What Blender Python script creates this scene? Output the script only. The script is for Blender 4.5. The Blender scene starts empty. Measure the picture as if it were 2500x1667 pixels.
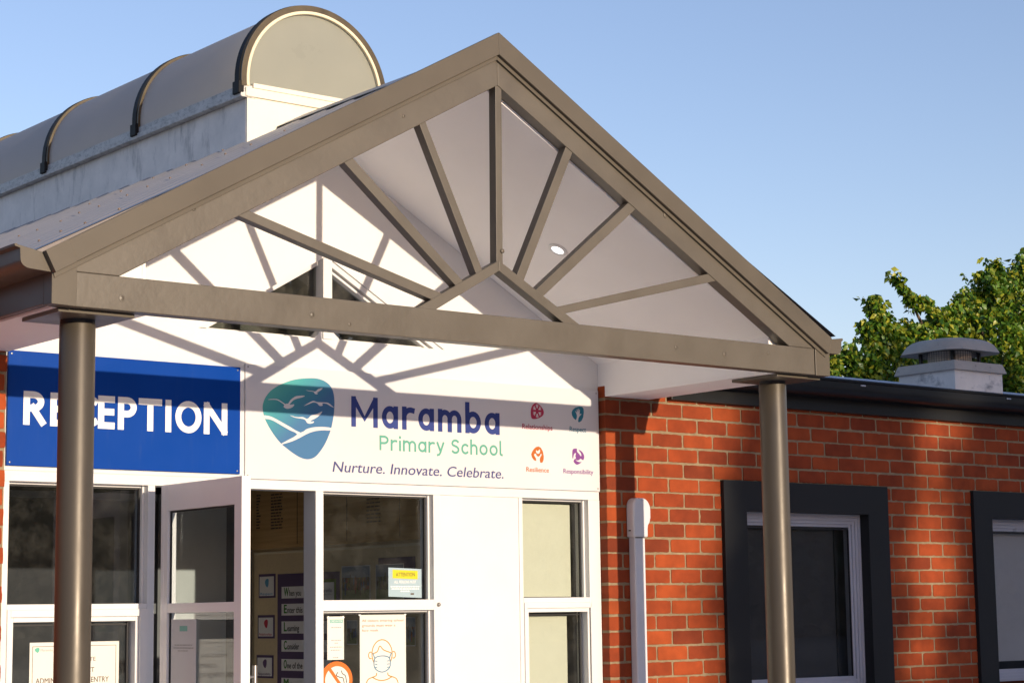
import bpy, math, random
import numpy as np
from mathutils import Vector, Matrix

random.seed(7)
rng = np.random.default_rng(11)
scene = bpy.context.scene
COL = scene.collection

# ---------------------------------------------------------------- camera
CAM = (-7.572657, -8.379151, -1.197170)
YAW, PITCH, ROLL = 0.672881, 0.136451, -0.013659
cam_data = bpy.data.cameras.new('camera')
cam_data.sensor_width = 36.0
cam_data.lens = 4857.66 * 36.0 / 2500.0
cam_data.clip_start = 0.1
cam_data.clip_end = 2000.0
cam = bpy.data.objects.new('camera', cam_data)
COL.objects.link(cam)
fwd = Vector((math.sin(YAW) * math.cos(PITCH), math.cos(YAW) * math.cos(PITCH), math.sin(PITCH)))
rgt = Vector((math.cos(YAW), -math.sin(YAW), 0.0))
upv = rgt.cross(fwd)
r2 = math.cos(ROLL) * rgt + math.sin(ROLL) * upv
u2 = -math.sin(ROLL) * rgt + math.cos(ROLL) * upv
mw = Matrix.Identity(4)
for i in range(3):
    mw[i][0], mw[i][1], mw[i][2], mw[i][3] = r2[i], u2[i], -fwd[i], CAM[i]
cam.matrix_world = mw
scene.camera = cam

# ---------------------------------------------------------------- sky, sun, exposure
SUN_DIR = Vector((-0.05, 1.0, -0.143)).normalized()      # the way the light travels
SUN_EL = math.asin(-SUN_DIR.z)
SUN_ROT = math.atan2(-SUN_DIR.x, -SUN_DIR.y)
world = bpy.data.worlds.new('World')
scene.world = world
world.use_nodes = True
wn = world.node_tree.nodes
wl = world.node_tree.links
bg = wn['Background']
sky = wn.new('ShaderNodeTexSky')
sky.sky_type = 'NISHITA'
sky.sun_disc = False
sky.sun_elevation = SUN_EL
sky.sun_rotation = SUN_ROT
sky.altitude = 50
sky.air_density = 1.0
sky.dust_density = 0.5
sky.ozone_density = 2.7
tint = wn.new('ShaderNodeMix')
tint.data_type = 'RGBA'
tint.blend_type = 'MULTIPLY'
tint.inputs['Factor'].default_value = 1.0
tint.inputs['B'].default_value = (1.22, .915, .91, 1)      # a slightly mauve evening blue
wl.new(sky.outputs[0], tint.inputs['A'])
wl.new(tint.outputs['Result'], bg.inputs[0])
bg.inputs[1].default_value = 0.130
sun = bpy.data.lights.new('sun', 'SUN')
sun.energy = 2.35
sun.angle = math.radians(0.5)
sun.color = (1.0, 0.83, 0.62)
so = bpy.data.objects.new('sun', sun)
COL.objects.link(so)
so.rotation_euler = SUN_DIR.to_track_quat('-Z', 'Y').to_euler()
vs = scene.view_settings
vs.view_transform = 'Standard'
vs.look = 'None'
vs.gamma = 1.0
vs.use_curve_mapping = False
vs.exposure = 1.08

# ---------------------------------------------------------------- helpers
GROUND = -2.67
XC = -2.045                                              # ridge line of the portico
ORG = {}


class MB:
    """collects shapes into one mesh"""
    def __init__(self):
        self.v, self.f, self.m = [], [], []

    def add(self, verts, faces, mi=0):
        o = len(self.v)
        self.v += [tuple(map(float, q)) for q in verts]
        self.f += [tuple(o + i for i in fc) for fc in faces]
        self.m += [mi] * len(faces)
        return self

    def box(self, x0, x1, y0, y1, z0, z1, mi=0):
        vs_ = [(x, y, z) for x in (x0, x1) for y in (y0, y1) for z in (z0, z1)]
        return self.add(vs_, [(0, 1, 3, 2), (4, 6, 7, 5), (0, 4, 5, 1), (2, 3, 7, 6), (0, 2, 6, 4), (1, 5, 7, 3)], mi)

    def extrude(self, poly, vec, mi=0):
        """closed polygon of 3-D points, swept along vec"""
        n = len(poly)
        a = [Vector(q) for q in poly]
        b = [q + Vector(vec) for q in a]
        nrm = Vector((0, 0, 0))
        for i in range(n):
            nrm += a[i].cross(a[(i + 1) % n])
        idx = list(range(n))
        if nrm.dot(Vector(vec)) > 0:
            idx.reverse()
        fs = [tuple(idx), tuple(n + i for i in reversed(idx))]
        for k in range(n):
            i, j = idx[k], idx[(k + 1) % n]
            fs.append((j, i, n + i, n + j))
        return self.add(a + b, fs, mi)

    def xz(self, poly, y0, y1, mi=0):
        return self.extrude([(x, y0, z) for x, z in poly], (0, y1 - y0, 0), mi)

    def yz(self, poly, x0, x1, mi=0):
        return self.extrude([(x0, y, z) for y, z in poly], (x1 - x0, 0, 0), mi)

    def tube(self, pts, radii, n=10, mi=0):
        pts = [Vector(q) for q in pts]
        rings, vs_, fs = [], [], []
        for i, q in enumerate(pts):
            d = (pts[min(i + 1, len(pts) - 1)] - pts[max(i - 1, 0)]).normalized()
            ref = Vector((0, 0, 1)) if abs(d.z) < .9 else Vector((1, 0, 0))
            s = d.cross(ref).normalized()
            t = d.cross(s).normalized()
            rings.append(len(vs_))
            for k in range(n):
                a = 2 * math.pi * k / n
                vs_.append(q + (s * math.cos(a) + t * math.sin(a)) * radii[i])
        for i in range(len(pts) - 1):
            for k in range(n):
                k2 = (k + 1) % n
                fs.append((rings[i] + k, rings[i] + k2, rings[i + 1] + k2, rings[i + 1] + k))
        fs.append(tuple(range(n))[::-1])
        fs.append(tuple(rings[-1] + k for k in range(n)))
        return self.add(vs_, fs, mi)

    def lathe(self, prof, c, n=32, mi=0):
        """profile of (radius, z) turned about the vertical through c"""
        vs_, fs = [], []
        for r, z in prof:
            for k in range(n):
                a = 2 * math.pi * k / n
                vs_.append((c[0] + r * math.cos(a), c[1] + r * math.sin(a), z))
        for i in range(len(prof) - 1):
            for k in range(n):
                k2 = (k + 1) % n
                fs.append((i * n + k, i * n + k2, (i + 1) * n + k2, (i + 1) * n + k))
        return self.add(vs_, fs, mi)

    def build(self, name, mats, parent=None, org=None, bevel=0.0, smooth=False, seg=2):
        if org is None:
            org = ORG.get(parent.name, (0, 0, 0)) if parent else (0, 0, 0)
        me = bpy.data.meshes.new(name)
        me.from_pydata([(x - org[0], y - org[1], z - org[2]) for x, y, z in self.v], [], self.f)
        if not isinstance(mats, (list, tuple)):
            mats = [mats]
        for m_ in mats:
            me.materials.append(m_)
        if len(mats) > 1:
            me.polygons.foreach_set('material_index', self.m)
        if smooth:
            me.polygons.foreach_set('use_smooth', [True] * len(me.polygons))
            me.set_sharp_from_angle(angle=math.radians(40))
        me.update()
        o = bpy.data.objects.new(name, me)
        COL.objects.link(o)
        ORG[o.name] = org
        if parent:
            o.parent = parent
        else:
            o.location = org
        if bevel:
            b = o.modifiers.new('bevel', 'BEVEL')
            b.width = bevel
            b.segments = seg
            b.limit_method = 'ANGLE'
            b.angle_limit = math.radians(35)
        return o


def tag(o, label, cat, group=None, kind=None):
    o['label'] = label
    o['category'] = cat
    if group:
        o['group'] = group
    if kind:
        o['kind'] = kind
    return o


def thing(name, label, cat, loc, group=None):
    o = bpy.data.objects.new(name, None)
    o.empty_display_size = 0.1
    COL.objects.link(o)
    o.location = loc
    ORG[o.name] = tuple(loc)
    return tag(o, label, cat, group)


def smooth_loop(pts, k=4, closed=True):
    """Catmull-Rom through the points"""
    P = [np.array(q, float) for q in pts]
    n = len(P)
    out = []
    for i in range(n if closed else n - 1):
        if closed:
            a, b, c, d = P[i - 1], P[i], P[(i + 1) % n], P[(i + 2) % n]
        else:
            a, b, c, d = P[max(i - 1, 0)], P[i], P[i + 1], P[min(i + 2, n - 1)]
        for s in range(k):
            t = s / k
            out.append(tuple(0.5 * ((2 * b) + (c - a) * t + (2 * a - 5 * b + 4 * c - d) * t * t + (3 * b - a - 3 * c + d) * t ** 3)))
    if not closed:
        out.append(tuple(P[-1]))
    return out


# ---------------------------------------------------------------- materials
def new_mat(name):
    m = bpy.data.materials.new(name)
    m.use_nodes = True
    nt = m.node_tree
    return m, nt, nt.nodes, nt.links, nt.nodes['Principled BSDF']


def rgb(c):
    return (c[0], c[1], c[2], 1.0)


def paint(name, col, rough=.45, var=.06, vs_=3.0, bump=.0, bs=60.0, metal=0.0, spec=.5, stain=None, stain_amt=.0, stain_scale=(6, 6, 6), stain_lo=.55, stretch=(1, 1, 1), coat=0.0):
    m, nt, N, L, b = new_mat(name)
    tc = N.new('ShaderNodeTexCoord')
    mp = N.new('ShaderNodeMapping')
    mp.inputs['Scale'].default_value = stretch
    L.new(tc.outputs['Object'], mp.inputs['Vector'])
    no = N.new('ShaderNodeTexNoise')
    no.inputs['Scale'].default_value = vs_
    no.inputs['Detail'].default_value = 8
    no.inputs['Roughness'].default_value = .62
    L.new(mp.outputs[0], no.inputs['Vector'])
    mr = N.new('ShaderNodeMapRange')
    mr.inputs['From Min'].default_value = .3
    mr.inputs['From Max'].default_value = .7
    mr.inputs['To Min'].default_value = 1 - var
    mr.inputs['To Max'].default_value = 1 + var
    L.new(no.outputs['Fac'], mr.inputs['Value'])
    mx = N.new('ShaderNodeMix')
    mx.data_type = 'RGBA'
    mx.blend_type = 'MULTIPLY'
    mx.inputs['Factor'].default_value = 1
    mx.inputs['A'].default_value = rgb(col)
    L.new(mr.outputs[0], mx.inputs['B'])
    last = mx.outputs['Result']
    if stain:
        m2 = N.new('ShaderNodeMapping')
        m2.inputs['Scale'].default_value = stain_scale
        L.new(tc.outputs['Object'], m2.inputs['Vector'])
        n2 = N.new('ShaderNodeTexNoise')
        n2.inputs['Scale'].default_value = 1.0
        n2.inputs['Detail'].default_value = 10
        n2.inputs['Roughness'].default_value = .7
        L.new(m2.outputs[0], n2.inputs['Vector'])
        r2_ = N.new('ShaderNodeMapRange')
        r2_.inputs['From Min'].default_value = stain_lo
        r2_.inputs['From Max'].default_value = stain_lo + .18
        r2_.inputs['To Min'].default_value = 0
        r2_.inputs['To Max'].default_value = stain_amt
        L.new(n2.outputs['Fac'], r2_.inputs['Value'])
        mx2 = N.new('ShaderNodeMix')
        mx2.data_type = 'RGBA'
        L.new(r2_.outputs[0], mx2.inputs['Factor'])
        L.new(last, mx2.inputs['A'])
        mx2.inputs['B'].default_value = rgb(stain)
        last = mx2.outputs['Result']
    L.new(last, b.inputs['Base Color'])
    rr = N.new('ShaderNodeMapRange')
    rr.inputs['From Min'].default_value = .3
    rr.inputs['From Max'].default_value = .7
    rr.inputs['To Min'].default_value = max(rough - .08, .02)
    rr.inputs['To Max'].default_value = min(rough + .08, 1)
    L.new(no.outputs['Fac'], rr.inputs['Value'])
    L.new(rr.outputs[0], b.inputs['Roughness'])
    b.inputs['Metallic'].default_value = metal
    b.inputs['Specular IOR Level'].default_value = spec
    b.inputs['Coat Weight'].default_value = coat
    if bump:
        nb = N.new('ShaderNodeTexNoise')
        nb.inputs['Scale'].default_value = bs
        nb.inputs['Detail'].default_value = 6
        L.new(mp.outputs[0], nb.inputs['Vector'])
        bp = N.new('ShaderNodeBump')
        bp.inputs['Strength'].default_value = bump
        bp.inputs['Distance'].default_value = .004
        L.new(nb.outputs['Fac'], bp.inputs['Height'])
        L.new(bp.outputs[0], b.inputs['Normal'])
    return m


def flat(name, col, rough=.5, emit=0.0):
    m, nt, N, L, b = new_mat(name)
    b.inputs['Base Color'].default_value = rgb(col)
    b.inputs['Roughness'].default_value = rough
    if emit:
        b.inputs['Emission Color'].default_value = rgb(col)
        b.inputs['Emission Strength'].default_value = emit
    return m


def glass(name, tint, ior=1.5, dirt=.0):
    m, nt, N, L, b = new_mat(name)
    N.remove(b)
    out = N['Material Output']
    fr = N.new('ShaderNodeFresnel')
    gm = N.new('ShaderNodeNewGeometry')
    mi = N.new('ShaderNodeMapRange')                                 # the same reflectance on both faces of the sheet
    mi.inputs['To Min'].default_value = ior
    mi.inputs['To Max'].default_value = 1 / ior
    L.new(gm.outputs['Backfacing'], mi.inputs['Value'])
    L.new(mi.outputs[0], fr.inputs['IOR'])
    tr = N.new('ShaderNodeBsdfTransparent')
    tr.inputs['Color'].default_value = rgb(tint)
    gl = N.new('ShaderNodeBsdfGlossy')
    gl.inputs['Roughness'].default_value = .008
    gl.inputs['Color'].default_value = (.95, .97, 1, 1)
    tc = N.new('ShaderNodeTexCoord')
    nb = N.new('ShaderNodeTexNoise')
    nb.inputs['Scale'].default_value = 2.2
    nb.inputs['Detail'].default_value = 1
    L.new(tc.outputs['Object'], nb.inputs['Vector'])
    bp = N.new('ShaderNodeBump')
    bp.inputs['Strength'].default_value = .08
    bp.inputs['Distance'].default_value = .004
    L.new(nb.outputs['Fac'], bp.inputs['Height'])
    L.new(bp.outputs[0], gl.inputs['Normal'])
    mx = N.new('ShaderNodeMixShader')
    L.new(fr.outputs[0], mx.inputs[0])
    L.new(tr.outputs[0], mx.inputs[1])
    L.new(gl.outputs[0], mx.inputs[2])
    last = mx.outputs[0]
    if dirt:
        df = N.new('ShaderNodeBsdfDiffuse')
        df.inputs['Color'].default_value = (.5, .48, .42, 1)
        n2 = N.new('ShaderNodeTexNoise')
        n2.inputs['Scale'].default_value = 9
        n2.inputs['Detail'].default_value = 9
        n2.inputs['Roughness'].default_value = .75
        L.new(tc.outputs['Object'], n2.inputs['Vector'])
        r = N.new('ShaderNodeMapRange')
        r.inputs['From Min'].default_value = .45
        r.inputs['From Max'].default_value = .8
        r.inputs['To Min'].default_value = dirt * .35
        r.inputs['To Max'].default_value = dirt * 2.2
        L.new(n2.outputs['Fac'], r.inputs['Value'])
        m3 = N.new('ShaderNodeMixShader')
        L.new(r.outputs[0], m3.inputs[0])
        L.new(last, m3.inputs[1])
        L.new(df.outputs[0], m3.inputs[2])
        last = m3.outputs[0]
    L.new(last, out.inputs['Surface'])
    return m


def brick_mat():
    m, nt, N, L, b = new_mat('red_brick')
    geo = N.new('ShaderNodeNewGeometry')
    tc = N.new('ShaderNodeTexCoord')
    cr = N.new('ShaderNodeValToRGB')
    e = cr.color_ramp.elements
    e[0].position, e[0].color = 0.0, (.175, .030, .009, 1)
    e[1].position, e[1].color = 1.0, (.345, .064, .014, 1)
    for pos, c in ((.14, (.245, .040, .010, 1)), (.5, (.285, .048, .011, 1)), (.8, (.32, .056, .0125, 1))):
        q = e.new(pos)
        q.color = c
    L.new(geo.outputs['Random Per Island'], cr.inputs[0])
    # cloudy firing marks inside each brick
    n1 = N.new('ShaderNodeTexNoise')
    n1.inputs['Scale'].default_value = 9
    n1.inputs['Detail'].default_value = 6
    L.new(tc.outputs['Object'], n1.inputs['Vector'])
    r1 = N.new('ShaderNodeMapRange')
    r1.inputs['From Min'].default_value, r1.inputs['From Max'].default_value = .3, .7
    r1.inputs['To Min'].default_value, r1.inputs['To Max'].default_value = .78, 1.16
    L.new(n1.outputs['Fac'], r1.inputs['Value'])
    mx = N.new('ShaderNodeMix')
    mx.data_type, mx.blend_type = 'RGBA', 'MULTIPLY'
    mx.inputs['Factor'].default_value = 1
    L.new(cr.outputs[0], mx.inputs['A'])
    L.new(r1.outputs[0], mx.inputs['B'])
    n3 = N.new('ShaderNodeTexNoise')                                 # broad weathering
    n3.inputs['Scale'].default_value = 1.7
    n3.inputs['Detail'].default_value = 5
    L.new(tc.outputs['Object'], n3.inputs['Vector'])
    r3 = N.new('ShaderNodeMapRange')
    r3.inputs['From Min'].default_value, r3.inputs['From Max'].default_value = .3, .7
    r3.inputs['To Min'].default_value, r3.inputs['To Max'].default_value = .84, 1.12
    L.new(n3.outputs['Fac'], r3.inputs['Value'])
    m3 = N.new('ShaderNodeMix')
    m3.data_type, m3.blend_type = 'RGBA', 'MULTIPLY'
    m3.inputs['Factor'].default_value = 1
    L.new(mx.outputs['Result'], m3.inputs['A'])
    L.new(r3.outputs[0], m3.inputs['B'])
    mx = m3
    # small pale specks and lime bloom
    n2 = N.new('ShaderNodeTexNoise')
    n2.inputs['Scale'].default_value = 55
    n2.inputs['Detail'].default_value = 8
    n2.inputs['Roughness'].default_value = .75
    L.new(tc.outputs['Object'], n2.inputs['Vector'])
    r2_ = N.new('ShaderNodeMapRange')
    r2_.inputs['From Min'].default_value, r2_.inputs['From Max'].default_value = .64, .78
    r2_.inputs['To Max'].default_value = .45
    L.new(n2.outputs['Fac'], r2_.inputs['Value'])
    m2 = N.new('ShaderNodeMix')
    m2.data_type = 'RGBA'
    L.new(r2_.outputs[0], m2.inputs['Factor'])
    L.new(mx.outputs['Result'], m2.inputs['A'])
    m2.inputs['B'].default_value = (.40, .22, .13, 1)
    L.new(m2.outputs['Result'], b.inputs['Base Color'])
    b.inputs['Roughness'].default_value = .8
    b.inputs['Specular IOR Level'].default_value = .25
    nb = N.new('ShaderNodeTexNoise')
    nb.inputs['Scale'].default_value = 130
    nb.inputs['Detail'].default_value = 5
    L.new(tc.outputs['Object'], nb.inputs['Vector'])
    bp = N.new('ShaderNodeBump')
    bp.inputs['Strength'].default_value = .35
    bp.inputs['Distance'].default_value = .003
    L.new(nb.outputs['Fac'], bp.inputs['Height'])
    L.new(bp.outputs[0], b.inputs['Normal'])
    return m


M_BRICK = brick_mat()
M_MORTAR = paint('mortar', (.275, .205, .125), rough=.95, var=.22, vs_=14, bump=.9, bs=90, spec=.1)
M_WHITE = paint('white_joinery_paint', (.72, .715, .71), rough=.35, var=.025, vs_=2.5, bump=.03, bs=20)
M_WALLW = paint('white_render', (.72, .715, .715), rough=.6, var=.03, vs_=1.6, bump=.06, bs=40)
M_CEIL = paint('ceiling_white', (.93, .915, .90), rough=.7, var=.025, vs_=2)
M_TAUPE = paint('taupe_timber_paint', (.103, .087, .066), rough=.42, var=.045, vs_=5, bump=.30, bs=30, stretch=(1, 1, 1))
M_TAUPE_METAL = paint('taupe_sheet_metal', (.103, .087, .066), rough=.40, var=.035, vs_=3, bump=.05, bs=12, spec=.3)
M_COLUMN = paint('bronze_column_paint', (.074, .061, .045), rough=.40, var=.04, vs_=6, bump=.16, bs=16, metal=.25, spec=.5, stretch=(1, 1, .5))
M_BLACK = flat('black_gap', (.012, .012, .014), .6)
M_CHAR = paint('charcoal_paint', (.019, .0197, .0205), rough=.55, var=.12, vs_=4, bump=.05, bs=30, spec=.2)
M_CHARMETAL = paint('charcoal_sheet_metal', (.014, .014, .0145), rough=.36, var=.08, vs_=2, bump=.02, bs=8, spec=.3)
M_ROOF = paint('pale_roof_sheet', (.36, .34, .325), rough=.45, var=.10, vs_=5, metal=.0, stain=(.20, .15, .12), stain_amt=.45, stain_scale=(14, 40, 14), stain_lo=.60)
M_ROOFB = paint('blue_grey_roof_sheet', (.42, .45, .50), rough=.4, var=.05, vs_=3)
M_ALU = paint('grey_window_aluminium', (.44, .45, .50), rough=.33, var=.05, vs_=3, metal=.15)
M_DOOR = paint('door_aluminium_white', (.87, .85, .82), rough=.35, var=.02, vs_=2)
M_GLASS = glass('entrance_glass', (.83, .87, .89), dirt=.02)
M_GLASS_DK = glass('smoky_glass', (.87, .87, .86), dirt=.02)
M_GLASS_CLEAR = glass('clear_glass', (.94, .94, .90), dirt=.02)
M_GLASS_TRI = glass('gable_glass', (.74, .76, .74), dirt=.05)

# ================================================================ ground
g = MB()
g.add([(-300, -300, GROUND), (300, -300, GROUND), (300, 300, GROUND), (-300, 300, GROUND)], [(0, 1, 2, 3)])
M_GROUND = paint('asphalt', (.075, .075, .078), rough=.9, var=.2, vs_=.8, bump=.2, bs=30)
o = g.build('ground', M_GROUND)
o['kind'] = 'structure'
g = MB()
g.box(-14.0, 9.0, -26.0, 0.0, GROUND - .1, GROUND + .004)
o = g.build('paving', paint('pale_concrete', (.64, .61, .58), rough=.85, var=.10, vs_=1.2, bump=.15, bs=40))
o['kind'] = 'structure'

# ================================================================ school building
bld = thing('school_building', 'low red brick school building with white entrance wall and charcoal eave', 'building', (0.0, 0.0, GROUND))
LB, HB = 0.24, 0.0862
YW = 0.06


def brick_wall(name, xa, xb, holes, c0, c1, phase=0.0):
    mb = MB()
    r_ = random.Random(3)

    def one(x0, x1, z0, z1):
        if x1 - x0 < .02:
            return
        dx, dz, dy = r_.uniform(-.0012, .0012), r_.uniform(-.0014, .0014), r_.uniform(-.0015, .002)
        x0 += dx; x1 += dx; z0 += dz + r_.uniform(-.0012, .0012); z1 += dz + r_.uniform(-.0012, .0012)
        nl = max(2, int((x1 - x0) / .02))
        pts = []
        for k in range(nl + 1):
            pts.append((x0 + (x1 - x0) * k / nl, z0))
        for k in range(1, 4):
            pts.append((x1, z0 + (z1 - z0) * k / 4))
        for k in range(nl + 1):
            pts.append((x1 - (x1 - x0) * k / nl, z1))
        for k in range(1, 4):
            pts.append((x0, z1 - (z1 - z0) * k / 4))
        q = []
        for i, (x, z) in enumerate(pts):
            cx, cz = min(x - x0, x1 - x), min(z - z0, z1 - z)
            in_ = 0.0016 if (cx < .004 and cz < .004) else 0.0
            sx = 1 if x < (x0 + x1) / 2 else -1
            sz = 1 if z < (z0 + z1) / 2 else -1
            jit = abs(r_.gauss(0, .0011))
            if r_.random() < .03:
                jit += r_.uniform(.001, .004)
            xx = x + sx * (in_ + (jit if cx < .004 else 0))
            zz = z + sz * (in_ + (jit if cz < .004 else 0))
            q.append((xx, zz))
        n = len(q)
        inner = [(x + (.0016 if x < (x0 + x1) / 2 else -.0016), z + (.0016 if z < (z0 + z1) / 2 else -.0016)) for x, z in q]
        vs_ = [(x, dy, z) for x, z in inner] + [(x, dy + .0022, z) for x, z in q] + [(x, .105, z) for x, z in q]
        fs = [tuple(range(n))]
        for i in range(n):
            j = (i + 1) % n
            fs.append((j, i, n + i, n + j))
            fs.append((n + j, n + i, 2 * n + i, 2 * n + j))
        mb.add(vs_, fs, 0)

    for c in range(c0, c1):
        z1 = -(c - 1) * HB - .005
        z0 = -c * HB + .005
        off = 0.0 if c % 2 == 0 else .12
        k = math.floor((xa - off - phase) / LB) - 1
        while True:
            x0, x1 = phase + off + k * LB + .005, phase + off + (k + 1) * LB - .005
            k += 1
            if x0 > xb:
                break
            x0, x1 = max(x0, xa), min(x1, xb)
            if x1 <= x0:
                continue
            segs = [(x0, x1)]
            for hx0, hx1, hz0, hz1 in holes:
                if z1 > hz0 and z0 < hz1:
                    ns = []
                    for a, b_ in segs:
                        if b_ <= hx0 or a >= hx1:
                            ns.append((a, b_))
                        else:
                            if a < hx0:
                                ns.append((a, hx0))
                            if b_ > hx1:
                                ns.append((hx1, b_))
                    segs = ns
            for a, b_ in segs:
                one(a, b_, z0, z1)
    # mortar bed, 3 mm back, as strips round the openings
    zt, zb = -(c0 - 1) * HB, -(c1 - 1) * HB
    xs = sorted({xa + .004, xb - .004} | {h[0] for h in holes} | {h[1] for h in holes})
    for a, b_ in zip(xs[:-1], xs[1:]):
        mid = (a + b_) / 2
        zs = [zt]
        hs = [h for h in holes if h[0] < mid < h[1]]
        if not hs:
            mb.box(a, b_, .0036, .10, zb, zt, 1)
        else:
            h = hs[0]
            mb.box(a, b_, .0036, .10, h[3], zt, 1)
            mb.box(a, b_, .0036, .10, zb, h[2], 1)
    return mb.build(name, [M_BRICK, M_MORTAR], bld)


W1 = (0.80, 1.945, -1.76, -.585)
W2 = (0.80 + 2.285, 1.945 + 2.285, -1.76, -.585)
brick_wall('brick_wall', -.234, 12.0, [W1, W2], 0, 32)
brick_wall('brick_wall', -8.0, -3.806, [], 0, 32, phase=-3.811)

# white wall over the entrance, up to the roof slope, with a triangular hole for the gable window
TX, TZ0, TZ1, THW = -2.052, .206, .636, .742
ew = MB()
ew.xz([(-3.80, -.52), (-3.80, .215), (TX - THW, TZ0), (TX + THW, TZ0), (-.232, .205), (-.232, -.52)], YW, YW + .12)
ew.xz([(-3.80, .215), (XC, 1.24), (TX, TZ1), (TX - THW, TZ0)], YW, YW + .12)
ew.xz([(XC, 1.24), (-.232, .205), (TX + THW, TZ0), (TX, TZ1)], YW, YW + .12)
ew.build('entrance_wall', M_WALLW, bld)

# the triangular gable window
gw = MB()
yf0, yf1 = YW + .012, YW + .085
fw = .026
gw.xz([(TX - .027, TZ0), (TX - .027, TZ1 - .018), (TX, TZ1), (TX + .027, TZ1 - .018), (TX + .027, TZ0)], YW - .008, YW + .085)
gw.xz([(TX - THW, TZ0), (TX - .027, TZ1 - .016), (TX - .027, TZ1 - .045), (TX - THW + .055, TZ0)], yf0 + .03, yf1)
gw.xz([(TX + THW, TZ0), (TX + .027, TZ1 - .016), (TX + .027, TZ1 - .048), (TX + THW - .055, TZ0)], yf0, yf1)
gw.xz([(TX + THW - .075, TZ0), (TX + .027, TZ1 - .060), (TX + .027, TZ1 - .075), (TX + THW - .10, TZ0)], yf0 + .012, yf1 - .004)
gw.box(TX - THW + .02, TX - .027, yf0 + .03, yf1 - .002, TZ0, TZ0 + .012)
gw.box(TX + .027, TX + THW - .02, yf0 + .03, yf1 - .002, TZ0, TZ0 + .012)
gw.xz([(TX - .027, TZ0), (TX - .027, TZ0 + .05), (TX - .075, TZ0)], YW + .002, yf1 - .006)
gw.xz([(TX + .027, TZ0), (TX + .027, TZ0 + .05), (TX + .085, TZ0)], YW + .002, yf1 - .006)
gwo = gw.build('gable_window', M_WHITE, bld, bevel=.002)
for s in (-1, 1):
    pn = MB()
    pn.xz([(TX, TZ0 + .004), (TX, TZ1 - .01), (TX + s * (THW - .01), TZ0 + .004)], YW + .060, YW + .065)
    pn.build('pane', M_GLASS_TRI, gwo)
# dark loft behind the gable window
lf = MB()
lf.xz([(-3.6, .2), (-3.6, .45), (XC, 1.2), (-.5, .45), (-.5, .2)], .9, .95)
lf.box(-3.6, -.5, YW + .13, .95, .10, .15)
lf.build('loft_lining', flat('loft_grey', (.22, .22, .21), .9), bld)

# entrance joinery: fixed posts, rails and blank panel
jf = MB()
Y0, Y1 = YW, YW + .11
jf.box(-3.80, -.236, Y0 + .002, Y1, -.567, -.519)                      # head
jf.box(-3.80, -3.757, Y0, Y1, GROUND, -.567)
jf.box(-3.059, -3.021, Y0, Y1, GROUND, -.567)
jf.box(-2.122, -2.076, Y0 - .004, Y1, GROUND, -.567)
jf.box(-1.389, -1.344, Y0, Y1, GROUND, -.567)
jf.box(-1.344, -.795, Y0 + .010, Y1, GROUND, -.562)                    # blank panel
jf.box(-.812, -.787, Y0 + .003, Y1, GROUND, -.567)
jf.box(-.318, -.236, Y0, Y1, GROUND, -.567)
jf.box(-3.80, -2.545, Y0 - .003, Y0 + .05, -.519, -.500)               # white lip under the blue board
jf.box(-2.5665, -2.5395, Y0 - .006, Y0 + .05, -.519, .04)              # strip between the two boards
ent = jf.build('entrance_frame', M_WHITE, bld, bevel=.0025)


def glazed(name, x0, x1, ztop, zrail0, zrail1, low, frame_in, blind=None, glassmat=None, lowtop=None):
    """an upper fixed light, a rail and a lower light in the entrance wall"""
    glassmat = glassmat or M_GLASS
    m = MB()
    m.box(x0, x1, Y0 + .001, Y1 - .002, zrail1, zrail0)                # rail
    for a, b_ in ((ztop, zrail0), (zrail1, low)):
        m.box(x0, x0 + .010, Y0 + .045, Y1 - .004, b_, a)
        m.box(x1 - .012, x1, Y0 + .035, Y1 - .004, b_, a)
        m.box(x0 + .010, x1 - .012, Y0 + .045, Y1 - .004, a - .010, a)
    if frame_in:
        f0, f1, ft = frame_in
        m.box(x0, f0 - .018, Y0 - .006, Y1 - .01, low, zrail1)
        m.box(f0 - .018, f0, Y0 + .008, Y1 - .01, low, zrail1)
        m.box(f1 + .018, x1, Y0 - .006, Y1 - .01, low, zrail1)
        m.box(f1, f1 + .018, Y0 + .008, Y1 - .01, low, zrail1)
        m.box(f0 - .018, f1 + .018, Y0 - .006, Y1 - .01, ft + .022, zrail1)
        m.box(f0, f1, Y0 + .008, Y1 - .01, ft, ft + .022)
    w = m.build(name, M_WHITE, bld, bevel=.002)
    p1 = MB(); p1.box(x0 + .003, x1 - .003, Y0 + .070, Y0 + .074, zrail0, ztop); p1.build('pane', glassmat, w)
    a0, a1 = (frame_in[0], frame_in[1]) if frame_in else (x0 + .003, x1 - .003)
    p2 = MB(); p2.box(a0 - .003, a1 + .003, Y0 + .070, Y0 + .074, low, frame_in[2] if frame_in else zrail1); p2.build('pane', glassmat, w)
    g1 = MB()
    for a, b_ in ((ztop, zrail0), (zrail1 if not frame_in else frame_in[2], low)):
        u0, u1 = (a0, a1) if (frame_in and a != ztop) else (x0, x1)
        g1.box(u0 + .010, u0 + .016, Y0 + .060, Y0 + .069, b_, a)
        g1.box(u1 - .020, u1 - .012, Y0 + .055, Y0 + .069, b_, a)
        g1.box(u0 + .010, u1 - .012, Y0 + .060, Y0 + .069, a - .018, a - .010)
    g1.build('gasket', M_BLACK, w)
    return w


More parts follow.
